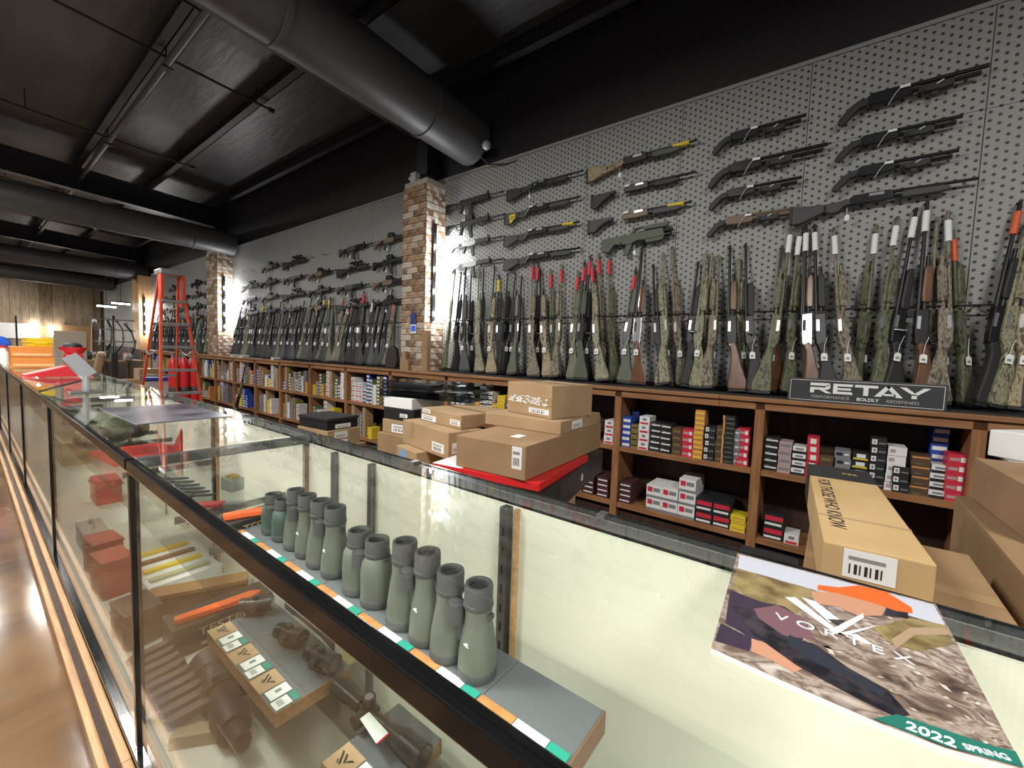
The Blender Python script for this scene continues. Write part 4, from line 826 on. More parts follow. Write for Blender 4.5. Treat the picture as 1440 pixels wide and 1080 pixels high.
# ---------------------------------------------------------------- binoculars on grey risers, upper shelf
UZ = .757; RT = .80
cardw = [('wood_tag', .0, .42, CORK), ('price_card', .43, .78, WHITE), ('teal_card', .79, .985, TEAL)]
for i in range(7):
    x1 = -.295-.1965*i; x0 = x1-.195
    r = thing('display_riser', 'grey display riser with wood, white and teal tags on the upper glass shelf', 'riser', (x0, .56, UZ), group='grey risers under the binoculars')
    MB().box(0, .195, .0, .14, 0, RT-UZ, TRAYG).build('block', r, .002)
    MB().box(0, .195, -.008, -.0005, -.0, RT-UZ+.001, mat('riser_brown', (.16, .09, .055), .5)).build('front_board', r)
    if i == 0: MB().box(.1952, .199, -.008, .14, 0, RT-UZ, mat('riser_brown', (.16, .09, .055), .5)).build('end_board', r)
    for nm, u0, u1, m in cardw: MB().box(u0*.195, u1*.195, -.004, .022, RT-UZ+.0012, RT-UZ+.0022, m).build(nm, r)
GRNB = mat('binocular_green', stops=[(.35, (.08, .09, .072)), (.65, (.096, .106, .087))], c2=1, scale=12, rough=.55); GRNB2 = mat('binocular_dark_green', (.04, .068, .055), .5); CUP = mat('binocular_rubber', (.05, .052, .052), .6); LENS = mat('eyepiece_glass', (.01, .012, .014), .05, coat=1)
def bino(px, py, label, h=.186, r=.0395, gap=.042, m=GRNB, style=0, tilt=0):
    p = at(px, py, Z=RT+.003); b = thing('binoculars', label, 'binoculars', (p.x, p.y, RT+.003), tilt, 'binoculars in the display case')
    for s in (-1, 1):
        pr_ = [(r*.98, 0), (r, .006), (r, .03), (r*.97, .05), (r*.80, h*.5), (r*.70, h*.62), (r*.70, h*.76)] if style == 0 else [(r*.9, 0), (r, .01), (r*1.02, h*.45), (r*.95, h*.66), (r*.75, h*.74)]
        t = MB().lathe(pr_, m, 24, (s*gap, 0, 0)).build('barrel_tube', b, smooth=True)
        MB().lathe([(r*1.01, 0), (r*1.03, .004), (r*1.02, .018), (r, .019)], CUP, 24, (s*gap, 0, 0)).build('objective_ring', t, smooth=True)
        e = MB().lathe([(r*.72, h*.74), (r*.78, h*.76), (r*.78, h*.8), (r*.74, h*.805), (r*.74, h*.97), (r*.71, h), (r*.56, h), (r*.5, h*.96)], CUP, 24, (s*gap*.96, 0, 0)).build('eyecup', b, smooth=True)
        MB().lathe([(.001, h*.965), (r*.5, h*.963), (r*.5, h*.961), (.001, h*.96)], LENS, 20, (s*gap*.96, 0, 0)).build('eyepiece', e, smooth=True)
        MB().box(s*gap*1.0+s*r*.72-.006, s*gap+s*r*.72+.006, -.006, .008, h*.66, h*.72, CUP).build('strap_lug', b, .002)
    MB().box(-gap*.55, gap*.55, -.012, .014, h*.28, h*.36, CUP).box(-gap*.5, gap*.5, -.012, .014, h*.55, h*.68, m).build('bridge', b, .006)
    MB().cyl((0, -.004, h*.3), (0, -.004, h*.66), .009, CUP, n=14).build('hinge_axle', b, smooth=True)
    k = MB().cyl((0, -.024, h*.56), (0, -.024, h*.76), .0195, CUP, n=20).build('focus_wheel', b, smooth=True)
    MB().cyl((0, -.024, h*.76), (0, -.024, h*.766), .014, STEEL, n=16).build('wheel_cap', k)
    MB().prism([(gap-.006, h*.4), (gap-.001, h*.415), (gap+.005, h*.41), (gap+.001, h*.395), (gap+.006, h*.38), (gap, h*.388)], -r*.9-.001, -r*.86, WHITE).build('emblem', b)
    return b
bino(650, 930, 'tall green binoculars nearest the empty end of the grey risers')
bino(583, 884, 'tallest green binoculars with long barrels, second from the riser end', h=.2)
bino(517, 836, 'short wide green binoculars with ribbed sides', h=.165, r=.041, style=1, gap=.042)
bino(461, 798, 'slim green binoculars behind the short wide pair', h=.195)
bino(424, 773, 'green binoculars between the slim pair and the dark compact pair', h=.19, r=.036, gap=.039)
bino(392, 751, 'dark green compact binoculars beside the lettered black box', h=.135, r=.037, m=GRNB2, style=1, gap=.039)
# things further along the same shelf
DKN = mat('dark_knife', (.05, .05, .05), .4)
def knife(name, label, loc, ang, L=.19, m=DKN, cat='knife', group=None, w_=.03):
    k = thing(name, label, cat, loc, ang, group)
    MB().prism([(0, -w_*.5), (L*.1, -w_*.62), (L*.5, -w_*.5), (L*.55, -w_*.3), (L*.55, w_*.4), (L*.3, w_*.55), (0, w_*.4)], 0, .016, m, 'xy').build('handle', k, .004)
    MB().prism([(L*.55, -w_*.3), (L*.85, -w_*.35), (L, w_*.1), (L*.9, w_*.35), (L*.55, w_*.35)], .004, .012, STEEL if m is not DKN else m, 'xy').build('blade', k, .001)
    return k
for i in range(6):
    p = at(235+i*7, 672+i*4.6, Z=UZ+.01); knife('folding_knife', 'grey folding knife in a row on the upper glass shelf', (p.x-.04, p.y-.08, UZ+.002), .9, group='knives on the upper glass shelf')
p = at(300, 708, Z=UZ); knife('red_knife', 'dark red handled knife on the upper glass shelf', (p.x, p.y-.07, UZ+.002), .95, .2, mat('dark_red_scales', (.25, .03, .035), .35), w_=.05)
tb = thing('lettered_box', 'black box lettered TESTED beside the compact binoculars', 'box', (at(322, 752, Z=UZ).x, .52, UZ+.002), .15)
MB().box(0, .1, 0, .24, 0, .07, mat('black_card', (.02, .022, .026), .5)).build('body', tb, .002)
text('TESTED', .04, mat('gold_print', (.45, .33, .1), .5), tb, frame((.1006, .125, .037), (0, 1, 0), (0, 0, 1)), sx=1.1)
ok = thing('orange_knife', 'orange handled fixed knife on the lettered box', 'knife', (at(322, 752, Z=UZ).x+.04, .54, UZ+.074), 1.3)
MB().prism([(0, -.012), (.08, -.014), (.15, -.026), (.22, -.028), (.25, .0), (.23, .024), (.16, .018), (.08, .012), (0, .012)], 0, .024, ORANGE, 'xy').build('handle', ok, .006)
MB().prism([(-.1, -.002), (-.06, -.012), (0, -.012), (0, .012), (-.08, .01)], .008, .014, DKN, 'xy').build('blade', ok)
cl = thing('clear_stand', 'small clear acrylic box with brass cartridges on the upper glass shelf', 'stand', (at(305, 695, Z=UZ).x-.05, .73, UZ+.002), .2)
MB().box(0, .08, 0, .06, 0, .06, clearpl).build('block', cl); 
for i in range(3): MB().cyl((.02+.02*i, .01, .066), (.02+.02*i, .05, .066), .006, mat('brass', (.6, .42, .15), .3, .9), n=8).build('cartridge', cl)
# dark bracket box at the near end of the lower level
o = MB().box(0, .07, 0, .012, 0, .13, mat('grey_card', (.2, .2, .19), .5)).prism([(.012, .05), (.06, .05), (.06, .09), (.05, .12), (.03, .125), (.014, .1)], -.002, 0, mat('tan_card', (.5, .46, .38), .5)).build('hang_card', loc=(at(975, 1075, Y=.70).x-.03, .70, at(975, 1075, Y=.7).z-.03)); o.location.z = .283; tag(o, 'grey hang card with pale cut-out standing on the lower glass shelf', 'card')

# ---------------------------------------------------------------- lower level of the near case
LZ = .283
def vlogo(parent, o, x, y, s, nm='logo'):
    q = MB(); mw = frame(o, x, y)
    for pts in ([(-1, .55), (-.7, .55), (.05, -.35), (-.1, -.55)], [(-.45, .55), (-.15, .55), (.3, 0), (.15, -.18)], [(.05, -.35), (.2, -.15), (.95, .5), (.6, .5)], [(.3, .2), (.42, .06), (.85, .42), (.58, .45)], [(-.7, -.2), (-.5, -.2), (-.25, -.5), (-.35, -.55)]):
        q.add([mw @ Vector((a*s, b*s, 0)) for a, b in pts], [tuple(range(4))], INK)
    q.build(nm, parent)
LTAG = mat('kraft_tag_print', stops=[(.3, (.36, .23, .12)), (.7, (.5, .34, .2))], c2=1, scale=14, rough=.6)
RSIDE = mat('riser_wood_side', stops=[(.3, (.2, .11, .05)), (.7, (.33, .19, .1))], c2=1, scale=5, stretch=(1, 8, 8), rough=.5)
def lowriser(x0, y0, n, label, depth=.25, cards=True, wd=.2):
    for i in range(n):
        r = thing('display_riser', label, 'riser', (x0+wd*i, y0, LZ), group='tagged risers on the lower shelf')
        MB().box(0, wd-.003, .0, depth, 0, .046, TRAYG).build('block', r, .002); MB().box(0, wd-.003, -.006, 0, 0, .047, RSIDE).box(wd-.003, wd-.0005, -.006, depth, 0, .046, RSIDE).build('wood_edge', r)
        z = .0475
        MB().box(.002, .085, -.004, .075, .0465, z, LTAG).build('logo_card', r); vlogo(r, (.043, .035, z+.0004), (1, 0, 0), (0, 1, 0), .03)
        MB().box(.088, .195, -.004, .075, .0465, z, mat('slate_card', (.09, .12, .13), .5)).build('slate_card', r)
        q = MB().box(.092, .14, .006, .072, z, z+.0008, WHITE); q.box(.105, .12, .03, .05, z+.0008, z+.001, GREYINK); q.build('price_card', r)
        q = MB().box(.148, .19, .0, .05, z, z+.0008, WHITE)
        for j in range(4): q.box(.155+.007*j, .158+.007*j, .012, .03, z+.0008, z+.001, INK)
        q.build('barcode_card', r); MB().box(.15, .19, .055, .074, z, z+.0006, TEAL).build('teal_card', r)
lowriser(-1.885+.005, .55, 3, 'wood-edged riser with printed logo card under the red-dot sights')
lowriser(-1.03, .56, 1, 'wood-edged riser with logo card under the long riflescope', wd=.2)
SCB = mat('scope_black', (.022, .021, .02), .35)
def sight(px, py, label, s=1.0, ang=0):
    p = at(px, py, Z=LZ+.05); t = thing('red_dot_sight', label, 'sight', (p.x, p.y, LZ+.0485), ang, 'sights on the tagged risers')
    MB().box(-.03*s, .03*s, -.016*s, .016*s, 0, .014*s, SCB).build('mount', t, .003)
    MB().cyl((-.045*s, 0, .035*s), (.045*s, 0, .035*s), .022*s, SCB, n=18).cyl((-.05*s, 0, .035*s), (-.03*s, 0, .035*s), .025*s, SCB, n=18).cyl((.03*s, 0, .035*s), (.055*s, 0, .035*s), .026*s, SCB, n=18).build('tube', t, smooth=True)
    MB().cyl((.0552*s, 0, .035*s), (.0556*s, 0, .035*s), .021*s, LENS, n=16).build('lens', t)
    MB().cyl((0, 0, .055*s), (0, 0, .068*s), .011*s, SCB, n=12).cyl((0, -.02*s, .035*s), (0, -.036*s, .035*s), .012*s, SCB, n=12).build('turret', t, smooth=True)
sight(360, 862, 'black tube sight standing at the end of the tagged risers by the lettered case', 1.15, .9)
sight(408, 905, 'black tube sight in the middle of the tagged risers', 1.15, .3)
sight(452, 940, 'black tube sight nearest the long riflescope', 1.2, .2)
wbx = thing('scope_box', 'white product box printed with a riflescope behind the tube sights', 'box', (-1.9, .805, LZ))
MB().box(0, .55, 0, .07, 0, .13, mat('white_card', (.7, .68, .62), .5)).build('body', wbx, .002); MB().box(.5505, .552, .0, .07, 0, .13, mat('yellow_end', (.6, .48, .22), .5)).build('end_panel', wbx)
q = MB().prism([(.1, .05), (.1, .09), (.17, .085), (.2, .075), (.27, .075), (.28, .1), (.32, .1), (.33, .075), (.4, .075), (.45, .09), (.5, .09), (.5, .04), (.45, .045), (.4, .055), (.2, .055), (.17, .048)], -.001, 0, mat('print_scope', (.05, .05, .05), .5)); q.build('printed_scope', wbx)
def rifle_scope(name, label, p0, p1, s=1.0, z=.0, group=None):
    a, b = Vector(p0), Vector(p1); d = b-a; t = thing(name, label, 'riflescope', p0, math.atan2(d.y, d.x), group); L = d.length; R = .03*s
    MB().cyl((0, 0, R), (.06*s, 0, R), R*.75, SCB, n=20).cyl((.06*s, 0, R), (.10*s, 0, R), R*.75, SCB, R*.5, 20).build('eyepiece', t, smooth=True)
    MB().cyl((.1*s, 0, R), (L-.14*s, 0, R), R*.5, SCB, n=20).cyl((.1*s, 0, R), (.125*s, 0, R), R*.65, SCB, n=20).build('tube', t, smooth=True)
    MB().cyl((L-.14*s, 0, R), (L-.07*s, 0, R), R*.5, SCB, R, 20).cyl((L-.07*s, 0, R), (L, 0, R), R, SCB, n=20).build('objective_bell', t, smooth=True)
    MB().cyl((L, 0, R), (L+.0006, 0, R), R*.88, LENS, n=20).build('lens', t)
    m = L*.42; MB().box(m-.025*s, m+.025*s, -R*.6, R*.6, R*.4, R*1.6, SCB).build('saddle', t, .004)
    k = MB().cyl((m, 0, R*1.5), (m, 0, R*2.5), R*.62, SCB, n=18).build('turret', t, smooth=True); MB().cyl((m, 0, R*2.5), (m, 0, R*2.52), R*.4, STEEL, n=16).build('turret_ring', k)
    MB().cyl((m, -R*.5, R), (m, -R*1.5, R), R*.62, SCB, n=18).build('turret', t, smooth=True)
    return t
a = at(497, 985, Z=LZ+.085); rs = rifle_scope('riflescope', 'long black riflescope with white tag behind the logo card', (-1.21, .70, LZ+.049), (-.80, .715, LZ+.049), 1.1)
MB().prism([(.2, -.05), (.3, -.07), (.3, -.03), (.2, -.02)], .062, .0635, WHITE, 'xy').build('hang_tag', rs)
MB().prism([(.3, -.07), (.304, -.07), (.304, -.03), (.3, -.03)], .062, .0637, REDM, 'xy').build('tag_edge', rs)
# spotting scope on the deck
ss = thing('spotting_scope', 'large brown-black spotting scope lying on the white deck', 'spotting scope', (-1.92, .56, .10), -.12)
SB = mat('scope_cover', stops=[(.35, (.03, .024, .02)), (.65, (.055, .045, .037))], c2=1, scale=9, rough=.5)
MB().cyl((0, 0, .068), (.1, 0, .068), .068, SB, n=24).cyl((.1, 0, .068), (.12, 0, .068), .064, SB, n=24).build('lens_hood', ss, smooth=True)
MB().cyl((.12, 0, .068), (.34, 0, .068), .062, SB, .05, 24).build('body', ss, smooth=True); MB().cyl((.34, 0, .068), (.42, 0, .072), .058, SB, .05, 24).build('prism_housing', ss, smooth=True)
MB().cyl((.42, 0, .075), (.52, 0, .1), .03, SB, .026, 18).build('eyepiece', ss, smooth=True); MB().cyl((.2, 0, .068), (.23, 0, .068), .066, SB, n=24).build('collar', ss, smooth=True); MB().box(.18, .26, .05, .16, .05, .075, SB).build('mount_foot', ss, .006)
# items on the deck towards and inside the second case
LEA = mat('brown_leather', stops=[(.3, (.1, .045, .02)), (.7, (.2, .1, .045))], c2=1, scale=8, rough=.45)
lc = thing('leather_case', 'long brown leather case with hanging cord', 'case', (-2.62, .52, .10), 1.15)
MB().prism([(0, 0), (.42, 0), (.42, .08), (.0, .1)], -.05, .05, LEA).build('body', lc, .014); MB().box(.0, .42, -.052, .052, .085, .108, mat('tan_lid', (.3, .16, .06), .5)).build('lid', lc, .004); MB().tube([(-.0, -.02, .08), (-.05, -.04, .05), (-.06, -.07, .02), (.0, -.1, .004), (.08, -.09, .004)], .003, BLACK).build('cord', lc)
tb2 = thing('lettered_case', 'brown box lettered TESTED with an orange knife on top', 'box', (-2.3, .50, .10), .0)
MB().box(0, .16, 0, .4, 0, .13, mat('brown_black_card', (.045, .03, .022), .5)).build('body', tb2, .003); text('TESTED', .052, mat('pale_print', (.35, .28, .18), .5), tb2, frame((.1606, .2, .08), (0, 1, 0), (0, 0, 1)), sx=1.25); MB().box(.1602, .1606, .1, .22, .02, .035, mat('pale_print', (.35, .28, .18), .5)).build('printed_line', tb2)
k = thing('orange_knife', 'orange handled knife on the brown lettered case', 'knife', (-2.2, .52, .2315), 1.45); MB().prism([(0, -.02), (.3, -.03), (.34, 0), (.3, .03), (0, .02)], 0, .025, ORANGE, 'xy').build('handle', k, .006)
for i in range(4):
    t = thing('knife_tray', ['white tray with a yellow knife, first in the row', 'white tray with a brown knife next to the yellow one', 'white tray with a slim yellow knife', 'white tray with a pale knife beside the leather case'][i], 'tray', (-3.3+.13*i, .55, .10), .05, 'white knife trays'); MB().box(0, .12, 0, .34, 0, .05, WHITE).build('tray', t, .003)
    MB().box(.03, .07, .02, .3, .05, .068, [YEL, LEA, YEL, mat('pale_scales', (.5, .48, .3), .4)][i]).build('knife', t, .006)
for i, (x, y, m, h) in enumerate(((-3.12, .38, 0, .19), (-3.42, .39, 0, .19), (-2.55, .37, 1, .15))):
    c = thing('ammunition_case', ['red hard plastic case with ribbed front, nearer the leather case', 'red hard plastic case behind the other red case', 'dark brown hard case by the front glass'][i], 'case', (x, y, .10), .1, 'hard cases on the deck'); mm = (mat('translucent_red', (.42, .06, .045), .4), mat('dark_brown_case', (.05, .035, .028), .4))[m]
    MB().box(0, .2, 0, .13, 0, h, mm).build('body', c, .01); MB().box(-.004, .204, -.004, .134, h*.72, h*.76, mm).box(-.003, .203, -.003, .133, h, h+.012, mm).build('lid', c, .004); MB().box(.08, .12, -.012, .0, h*.55, h*.9, mm).build('latch', c, .002)
    for rr in (.03, .17): MB().box(rr, rr+.012, -.006, 0, .01, h*.68, mm).build('rib', c)
BRN = mat('brown_pouch', (.06, .042, .032), .55)
for i in range(9):
    o = MB().prism([(0, 0), (.02, -.02), (.13, -.02), (.15, .0), (.14, .02), (.02, .018)], 0, .03, BRN, 'xy').build('folding_knife', bevel=.005, loc=(-2.18+.058*i, .36+.002*i, .1015)); o.rotation_euler = (.0, -.25, 1.25); o.location.z = .14; tag(o, 'dark brown sheathed knife in the leaning row by the front glass', 'knife', 'sheathed knives by the front glass')
o = MB().box(0, .16, 0, .05, 0, .045, mat('kraft_box', (.3, .25, .15), .6)).build('kraft_box', bevel=.002, loc=(-1.66, .37, .1)); o.rotation_euler[2] = .9; tag(o, 'small kraft box at the end of the sheathed knives', 'box')
for n_, (x, y) in enumerate(((-1.34, .37),)):
    c = thing('tag_box', 'kraft box with logo and white card by the front glass', 'box', (x, y, .10), .35); MB().box(0, .2, 0, .1, 0, .06, LTAG).build('body', c, .002); vlogo(c, (.05, .05, .0606), (1, 0, 0), (0, 1, 0), .035); MB().box(.1, .18, .01, .09, .06, .061, WHITE).build('card', c)
# second case, upper shelf: red tray and goods
rt = thing('red_tray', 'angular red plastic tray on the shelf of the second case', 'tray', (-3.55, .45, UZ+.001), .1); RT2 = mat('red_tray_plastic', (.5, .035, .03), .4)
MB().prism([(0, 0), (.45, 0), (.45, .04), (.1, .04), (0, .02)], 0, .3, RT2).build('base', rt); MB().prism([(0, .02), (.35, .06), (.45, .17), (.45, 0), (0, 0)], .3, .31, RT2).prism([(0, .02), (.45, .1), (.45, 0), (0, 0)], -.01, 0, RT2).build('side', rt)
for i, (m, s) in enumerate(((CAMOS[1], .085), (CAMOS[0], .1), (SB, .08))):
    c = thing('camo_pouch', ['brown camouflage pouch behind the red tray', 'olive camouflage pouch behind the red tray', 'dark coiled strap behind the red tray'][i], 'pouch', (-3.72-.12*i, .48+.13*i, UZ+.001)); MB().sphere((0, 0, s*.9), s, m, 10, (1, 1, .9)).build('body', c, smooth=True); MB().box(-s*.5, s*.5, -s*.95, -s*.7, s*.6, s*1.0, BLKPOLY).build('flap', c, .01)
o = MB().box(0, .26, 0, .16, 0, .2, RT2).box(-.01, .27, -.01, .17, .15, .17, RT2).build('tackle_box', bevel=.006, loc=(-4.95, .62, .1)); tag(o, 'red box on the deck below the red tray', 'box')
o = MB().box(0, .9, 0, .22, 0, .25, mat('khaki_box', (.36, .31, .16), .6)).build('khaki_box', bevel=.004, loc=(-7.3, .6, .1)); tag(o, 'khaki box on the deck of a farther case', 'box')
o = MB().box(0, .3, 0, .12, 0, .13, mat('grey_toolbox', (.33, .33, .3), .5)).tube([(.08, .06, .13), (.09, .06, .16), (.21, .06, .16), (.22, .06, .13)], .008, STEEL).build('metal_toolbox', loc=(-3.95, .42, .1)); tag(o, 'small grey metal toolbox with handle behind the red cases', 'toolbox')

# ---------------------------------------------------------------- high-bay lamps that give the room light
for i, p in enumerate(HIGHBAY):
    l = thing('highbay_lamp', 'flat white high-bay lamp hung over the customer side of the counter', 'lamp', (p[0], p[1], p[2]), group='high-bay lamps')
    MB().box(-.62, .62, -.27, .27, 0, .05, mat('lamp_housing', (.6, .6, .6), .5)).build('housing', l, .01); MB().box(-.6, .6, -.25, .25, -.012, -.0005, mat('lamp_diffuser', (1, .97, .9), emit=3)).build('diffuser', l)
    for x in (-.5, .5): MB().cyl((x, 0, .05), (x, 0, roofz(p[1])-p[2]), .006, STEEL, n=6).build('suspension', l)

l = thing('dome_lamp', 'small dome lamp close under the roof over the counter', 'lamp', upo.location.copy()); MB().lathe([(.04, .12), (.1, .1), (.14, .06), (.15, .05)], BLACK, 18).build('shade', l, smooth=True); MB().cyl((0, 0, .12), (0, 0, roofz(upo.location.y)-upo.location.z), .01, BLACK, n=6).build('stem', l); upo.parent = l; upo.location = (0, 0, 0)
MB().sphere((0, 0, 0), .045, mat('dome_bulb', (1, .93, .8), emit=12), 8).build('bulb', l, smooth=True); up.shadow_soft_size = .05
# ---------------------------------------------------------------- orange step ladder in the aisle
LORG = mat('ladder_fibreglass', (.62, .075, .03), .45); LAL = mat('ladder_aluminium', (.42, .42, .42), .35, .7)
ld = thing('step_ladder', 'tall orange fibreglass step ladder with grey treads behind the counter', 'ladder', (-6.7, 1.72, FZ)); LH = 2.46
def rail(nm, x0, y0, x1, y1, w_=.03, t=.045):
    MB().hexa([(x0-t/2, y0-w_/2, 0), (x0+t/2, y0-w_/2, 0), (x0+t/2, y0+w_/2, 0), (x0-t/2, y0+w_/2, 0), (x1-t/2, y1-w_/2, LH), (x1+t/2, y1-w_/2, LH), (x1+t/2, y1+w_/2, LH), (x1-t/2, y1+w_/2, LH)], LORG).build(nm, ld, .004)
for s in (-1, 1): rail('front_rail', .12, s*.265, -.36, s*.105, .03, .05); rail('rear_rail', -1.3, s*.25, -.46, s*.1, .026, .035)
for k in range(1, 8):
    f = k*.3/LH; x = .12-.48*f; hw = .265-.16*f; MB().box(x-.06, x+.045, -hw, hw, k*.3-.02, k*.3+.012, LAL).build('tread', ld, .003)
for k in (1, 2, 3, 5): f = k*.36/LH; x = -1.3+.84*f; hw = .25-.15*f; MB().box(x-.012, x+.012, -hw, hw, k*.36-.02, k*.36+.02, LAL).build('rear_brace', ld)
MB().box(-.56, -.27, -.135, .135, LH-.02, LH+.05, LAL).build('top_cap', ld, .012); MB().box(-.4, -.26, .1, .13, LH-.42, LH-.02, LORG).build('side_gusset', ld); MB().box(-.4, -.26, -.13, -.1, LH-.34, LH-.02, LORG).build('side_gusset', ld)
for s in (-1, 1): MB().tube([(-.16, s*.2, 1.45), (-.55, s*.2, 1.38), (-.8, s*.19, 1.45)], .01, LAL).build('spreader', ld)
for i in range(3):
    c = thing('red_cylinder', 'tall red metal cylinder standing behind the step ladder', 'cylinder', (-10.0, 2.44+.165*i, FZ), group='red cylinders behind the ladder'); MB().lathe([(.075, 0), (.08, .02), (.08, 1.12), (.06, 1.22), (.03, 1.27)], RED, 24).build('tank', c, smooth=True); MB().lathe([(.03, 1.27), (.03, 1.33), (.05, 1.34), (.05, 1.37)], STEEL, 12).build('valve', c, smooth=True); MB().lathe([(.081, .62), (.082, .63), (.082, .7), (.081, .71)], DKSTEEL, 24).build('band', c, smooth=True)
q = bpy.data.objects.new('shotgun', None); col.objects.link(q); make_long(q, kind='sporter', sm=CAMOS[0], L=1.2, tagk=None); u = Vector((.22, .14, 1)).normalized(); vv = Vector((-1, 0, .2)); vv = (vv-u*vv.dot(u)).normalized(); mw = Matrix((u, vv.cross(u), vv)).transposed().to_4x4(); mw.translation = (-9.1, 3.1, FZ+.03); q.matrix_world = mw; tag(q, 'camouflage shotgun leaning on the front of the shelving behind the ladder', 'shotgun')

# ---------------------------------------------------------------- goods on the far counter top
t = thing('card_terminal', 'silver card terminal tilted on its stand on the glass counter', 'terminal', (-4.4, .55, CZ)); SIL = mat('silver_plastic', (.5, .52, .55), .3, .5)
MB().box(-.08, .08, -.09, .09, 0, .015, DKSTEEL).build('base', t, .004); MB().cyl((0, 0, .015), (.01, 0, .13), .022, SIL, n=14).build('post', t, smooth=True)
h_ = MB().box(-.012, .012, -.05, .05, -.09, .09, SIL).box(-.016, -.012, -.042, .042, -.08, .08, mat('dark_screen', (.03, .035, .045), .15)).build('screen_unit', t, .004, loc=(-.02, -.03, .2)); h_.rotation_euler = (.5, -.45, .3)
MB().tube([(0, 0, .1), (-.06, -.1, .06), (-.14, -.22, .01)], .008, BLACK).build('cable', t)
rd = thing('red_display', 'red plastic wedge-shaped display with a bowl on the glass counter', 'display', (-6.55, .36, CZ)); RDM = mat('bright_red_plastic', (.72, .02, .035), .35)
MB().prism([(0, 0), (.5, 0), (.5, .02), (.4, .11), (.3, .11), (0, .02)], -.12, .12, RDM, 'yz').build('wedge', rd, .008); MB().box(-.07, .07, .3, .44, .02, .24, RDM).build('column', rd, .02)
MB().lathe([(.07, .24), (.1, .28), (.11, .31), (.1, .31), (.07, .27)], RDM, 20, (0, .37, 0)).build('bowl', rd, smooth=True); MB().lathe([(.03, .28), (.085, .3), (.07, .34), (.03, .36)], BLKPOLY, 12, (0, .37, 0)).build('contents', rd, smooth=True)
for i, (z, L_) in enumerate(((0, .42), (.14, .38))):
    c = carton_w('orange_box', ['lower orange cardboard box on the far counter', 'upper orange cardboard box under the yellow case'][i], (-8.9, .38, CZ+z), 0, .4, L_, .135, mat('orange_card', (.75, .25, .05), .5), flaps=False, cat='box'); MB().box(.4005, .402, .02, L_-.02, .02, .05, mat('pale_orange', (.8, .5, .25), .5)).build('printed_band', c)
c = thing('yellow_case', 'yellow plastic case tilted on the orange boxes', 'case', (-8.85, .5, CZ+.277), .1); MB().box(0, .3, 0, .24, 0, .12, YEL).box(-.006, .306, -.006, .246, .055, .065, YEL).build('shell', c, .012); MB().tube([(.31, .06, .05), (.34, .07, .05), (.34, .17, .05), (.31, .18, .05)], .008, YEL).build('handle', c)
o = MB().box(0, .04, 0, .45, 0, .36, mat('lilac_grey', (.33, .32, .38), .5)).build('grey_panel', bevel=.004, loc=(-10.4, .62, CZ)); tag(o, 'plain grey panel standing upright on the far counter', 'panel')
o = MB().box(0, .03, 0, .3, 0, .5, mat('grey_brown_board', (.25, .21, .17), .6)).build('brown_board', bevel=.004, loc=(-8.0, .72, CZ)); tag(o, 'grey-brown board standing beside the red display', 'board')
c = thing('bottle', 'white bottle lying among dark goods on the far counter', 'bottle', (-9.6, .36, CZ)); MB().lathe([(.05, 0), (.055, .02), (.055, .17), (.03, .21), (.03, .24)], WHITE, 14).build('body', c, smooth=True); MB().lathe([(.034, .24), (.034, .27)], RED, 12).build('cap', c)
c = thing('helmet', 'blue and white helmet beside the far counter goods', 'helmet', (-10.2, .30, CZ)); MB().sphere((0, 0, .3), .17, mat('bright_blue', (.03, .13, .8), .5), 10, (1, 1, .7)).build('shell', c, smooth=True); MB().lathe([(.14, 0), (.16, .02), (.16, .22), (.14, .25)], RED, 16).build('stand', c, smooth=True)
o = MB().cyl((0, 0, 0), (0, 0, .78), .012, BLACK, n=8).lathe([(.09, 0), (.09, .012), (.02, .02)], BLACK, 14).build('stand_pole', loc=(-11.6, .6, CZ)); tag(o, 'thin black pole on a round foot on the far counter', 'pole')

# ---------------------------------------------------------------- tables and goods beyond the counter
TW = mat('table_wood', (.28, .18, .09), .5)
for i, (x, y, L_, d, h, lb) in enumerate(((-15.2, 1.5, 1.4, 1.3, 1.08, 'rough wooden table carrying the bow rack'), (-19.5, 1.4, 1.2, 1.6, .95, 'rough wooden table before the plank wall'))):
    t = thing('wooden_table', lb, 'table', (x, y, FZ), 0); MB().box(0, L_, 0, d, h-.05, h, TW).build('table_top', t, .004)
    for a in (.05, L_-.11):
        for b_ in (.05, d-.11): MB().box(a, a+.06, b_, b_+.06, 0, h-.05, TW).build('leg', t)
def bow(parent_loc, ang, label, tilt=0):
    b = thing('compound_bow', label, 'bow', parent_loc, ang, 'bows on the far rack'); BM = mat('bow_grey', (.22, .22, .22), .3, .6)
    MB().prism([(0, -.2), (.03, -.2), (.05, -.05), (.04, .05), (.03, .2), (0, .2), (.015, .05), (.02, -.05)], -.014, .014, BM).build('riser', b, .003)
    for s in (-1, 1):
        MB().prism([(0, s*.2), (.03, s*.2), (-.08, s*.4), (-.1, s*.39)], -.016, .016, GUNBLK).build('limb', b); MB().cyl((-.09, -.012, s*.4), (-.09, .012, s*.4), .045, STEEL, n=16).build('cam', b)
    MB().cyl((-.13, 0, -.4), (-.13, 0, .4), .003, WHITE, n=5).build('string', b); MB().box(.0, .05, .014, .06, -.08, .0, SIL).build('quiver', b); b.rotation_euler = (tilt, 0, ang)
rk = thing('bow_rack', 'black steel rack holding the bows on the rough table', 'rack', (-14.5, 2.35, FZ+1.081)); MB().cyl((0, 0, 0), (0, 0, 1.1), .025, BLKMETAL, n=10).lathe([(.25, 0), (.25, .02), (.03, .03)], BLKMETAL, 16).build('post', rk)
for k, z in enumerate((.45, .75, 1.0)): MB().cyl((0, -.4, z), (0, .4, z), .012, STEEL, n=8).build('arm', rk)
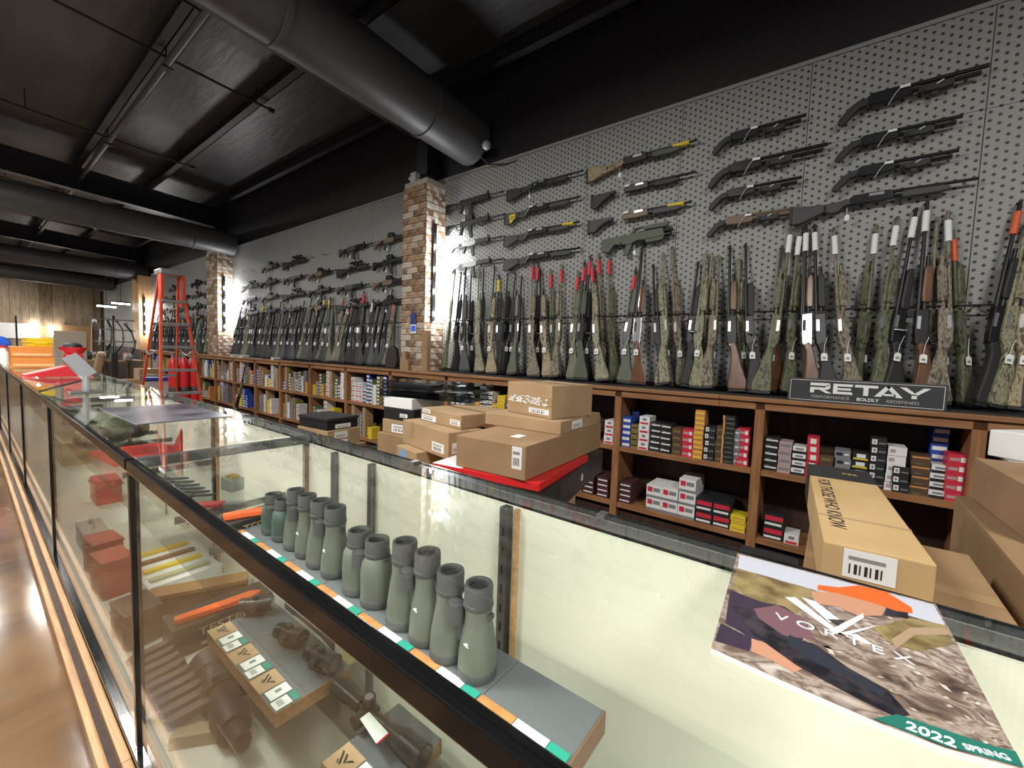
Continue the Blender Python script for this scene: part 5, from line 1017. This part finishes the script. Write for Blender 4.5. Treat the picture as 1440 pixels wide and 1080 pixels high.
for k, (dy, z) in enumerate(((-.3, .55), (-.1, .6), (.12, .58), (.32, .5))): bow((-14.38+.05*(k % 2), 2.35+dy, FZ+1.081+z), [1.2, .6, 1.5, .9][k], ['grey compound bow at the end of the rack', 'grey compound bow turned towards the ladder', 'grey compound bow hung edge-on', 'grey compound bow lowest on the rack'][k], .15*k-.2)
TUBE = mat('tube_lamp', (1, 1, .97), emit=12)
for k, (px, py) in enumerate(((150, 431), (170, 427))):
    p = at(px, py, X=-20); l = thing('tube_lamp', ['lit tube lamp hung over the far tables near the planks', 'lit tube lamp hung over the far tables near the wooden pillar'][k], 'lamp', p); MB().cyl((0, -.24, 0), (0, .24, 0), .025, TUBE, n=10).build('tube', l); MB().box(-.05, .05, -.26, .26, .026, .07, BLACK).build('reflector', l); MB().cyl((0, 0, .07), (0, 0, roofz(p.y)-p.z), .008, BLACK, n=6).build('rod', l)
carton_w('shipping_carton', 'open carton on the floor boxes beside the blue tub', (-12.6, 2.35, FZ), 0, .5, .45, .95, CARD, group='cartons beyond the counter'); carton_w('shipping_carton', 'small carton on the floor near the cardboard tube', (-11.2, 1.75, FZ), .2, .36, .3, .8, CARD2, group='cartons beyond the counter')
c = thing('storage_tub', 'clear storage tub with blue lid beside the carton', 'tub', (-11.6, 2.3, FZ)); MB().box(0, .4, 0, .4, 0, .75, mat('milky_plastic', (.4, .38, .35), .4)).build('tub', c, .02); MB().box(-.02, .42, -.02, .42, .75, .82, mat('blue_lid', (.02, .04, .25), .4)).build('lid', c, .01)
o = MB().cyl((0, 0, 0), (-.15, .3, 1.25), .07, CARD2, n=18).build('cardboard_tube', smooth=True, loc=(-11.9, 1.45, FZ)); tag(o, 'cardboard tube leaning against the rough table', 'tube')
o = MB().prism([(0, 0), (.12, 0), (.3, 1.3), (.2, 1.35)], -.05, .05, BLKPOLY).build('soft_gun_case', bevel=.02, loc=(-12.3, 1.95, FZ)); tag(o, 'black soft gun case leaning beside the cardboard tube', 'case')
for i in range(7):
    x, y = -14.9+.5*(i % 3), 1.6+.16*i
    o = MB().prism([(0, 0), (.22, 0), (.24, .1), (.16, .19), (.04, .16)], 0, .14, (LEA, BLKPOLY, CARD2, WHITE, CAMOS[1], SIL, RED)[i]).build('goods_pack', bevel=.02, loc=(x, y, FZ+1.081)); tag(o, ['brown leather', 'black', 'cardboard', 'white', 'camouflage', 'silver', 'red'][i]+' pack of goods on the rough table', 'pack', 'packs on the rough table')
# wooden post with star-bright bulbs on the end wall
p = thing('wall_post', 'wooden post with four lit bulbs on the far plank wall', 'post', (ENDX+.05, 2.05, FZ)); MB().box(0, .12, -.12, .14, 0, 2.05, PALEWOOD).build('board', p)
for (dy, z) in ((-.2, 2.08), (-.22, 1.72), (.25, 2.0), (.27, 1.78)): MB().sphere((.18, dy, z), .06, BULB, 8).build('bulb', p, smooth=True)
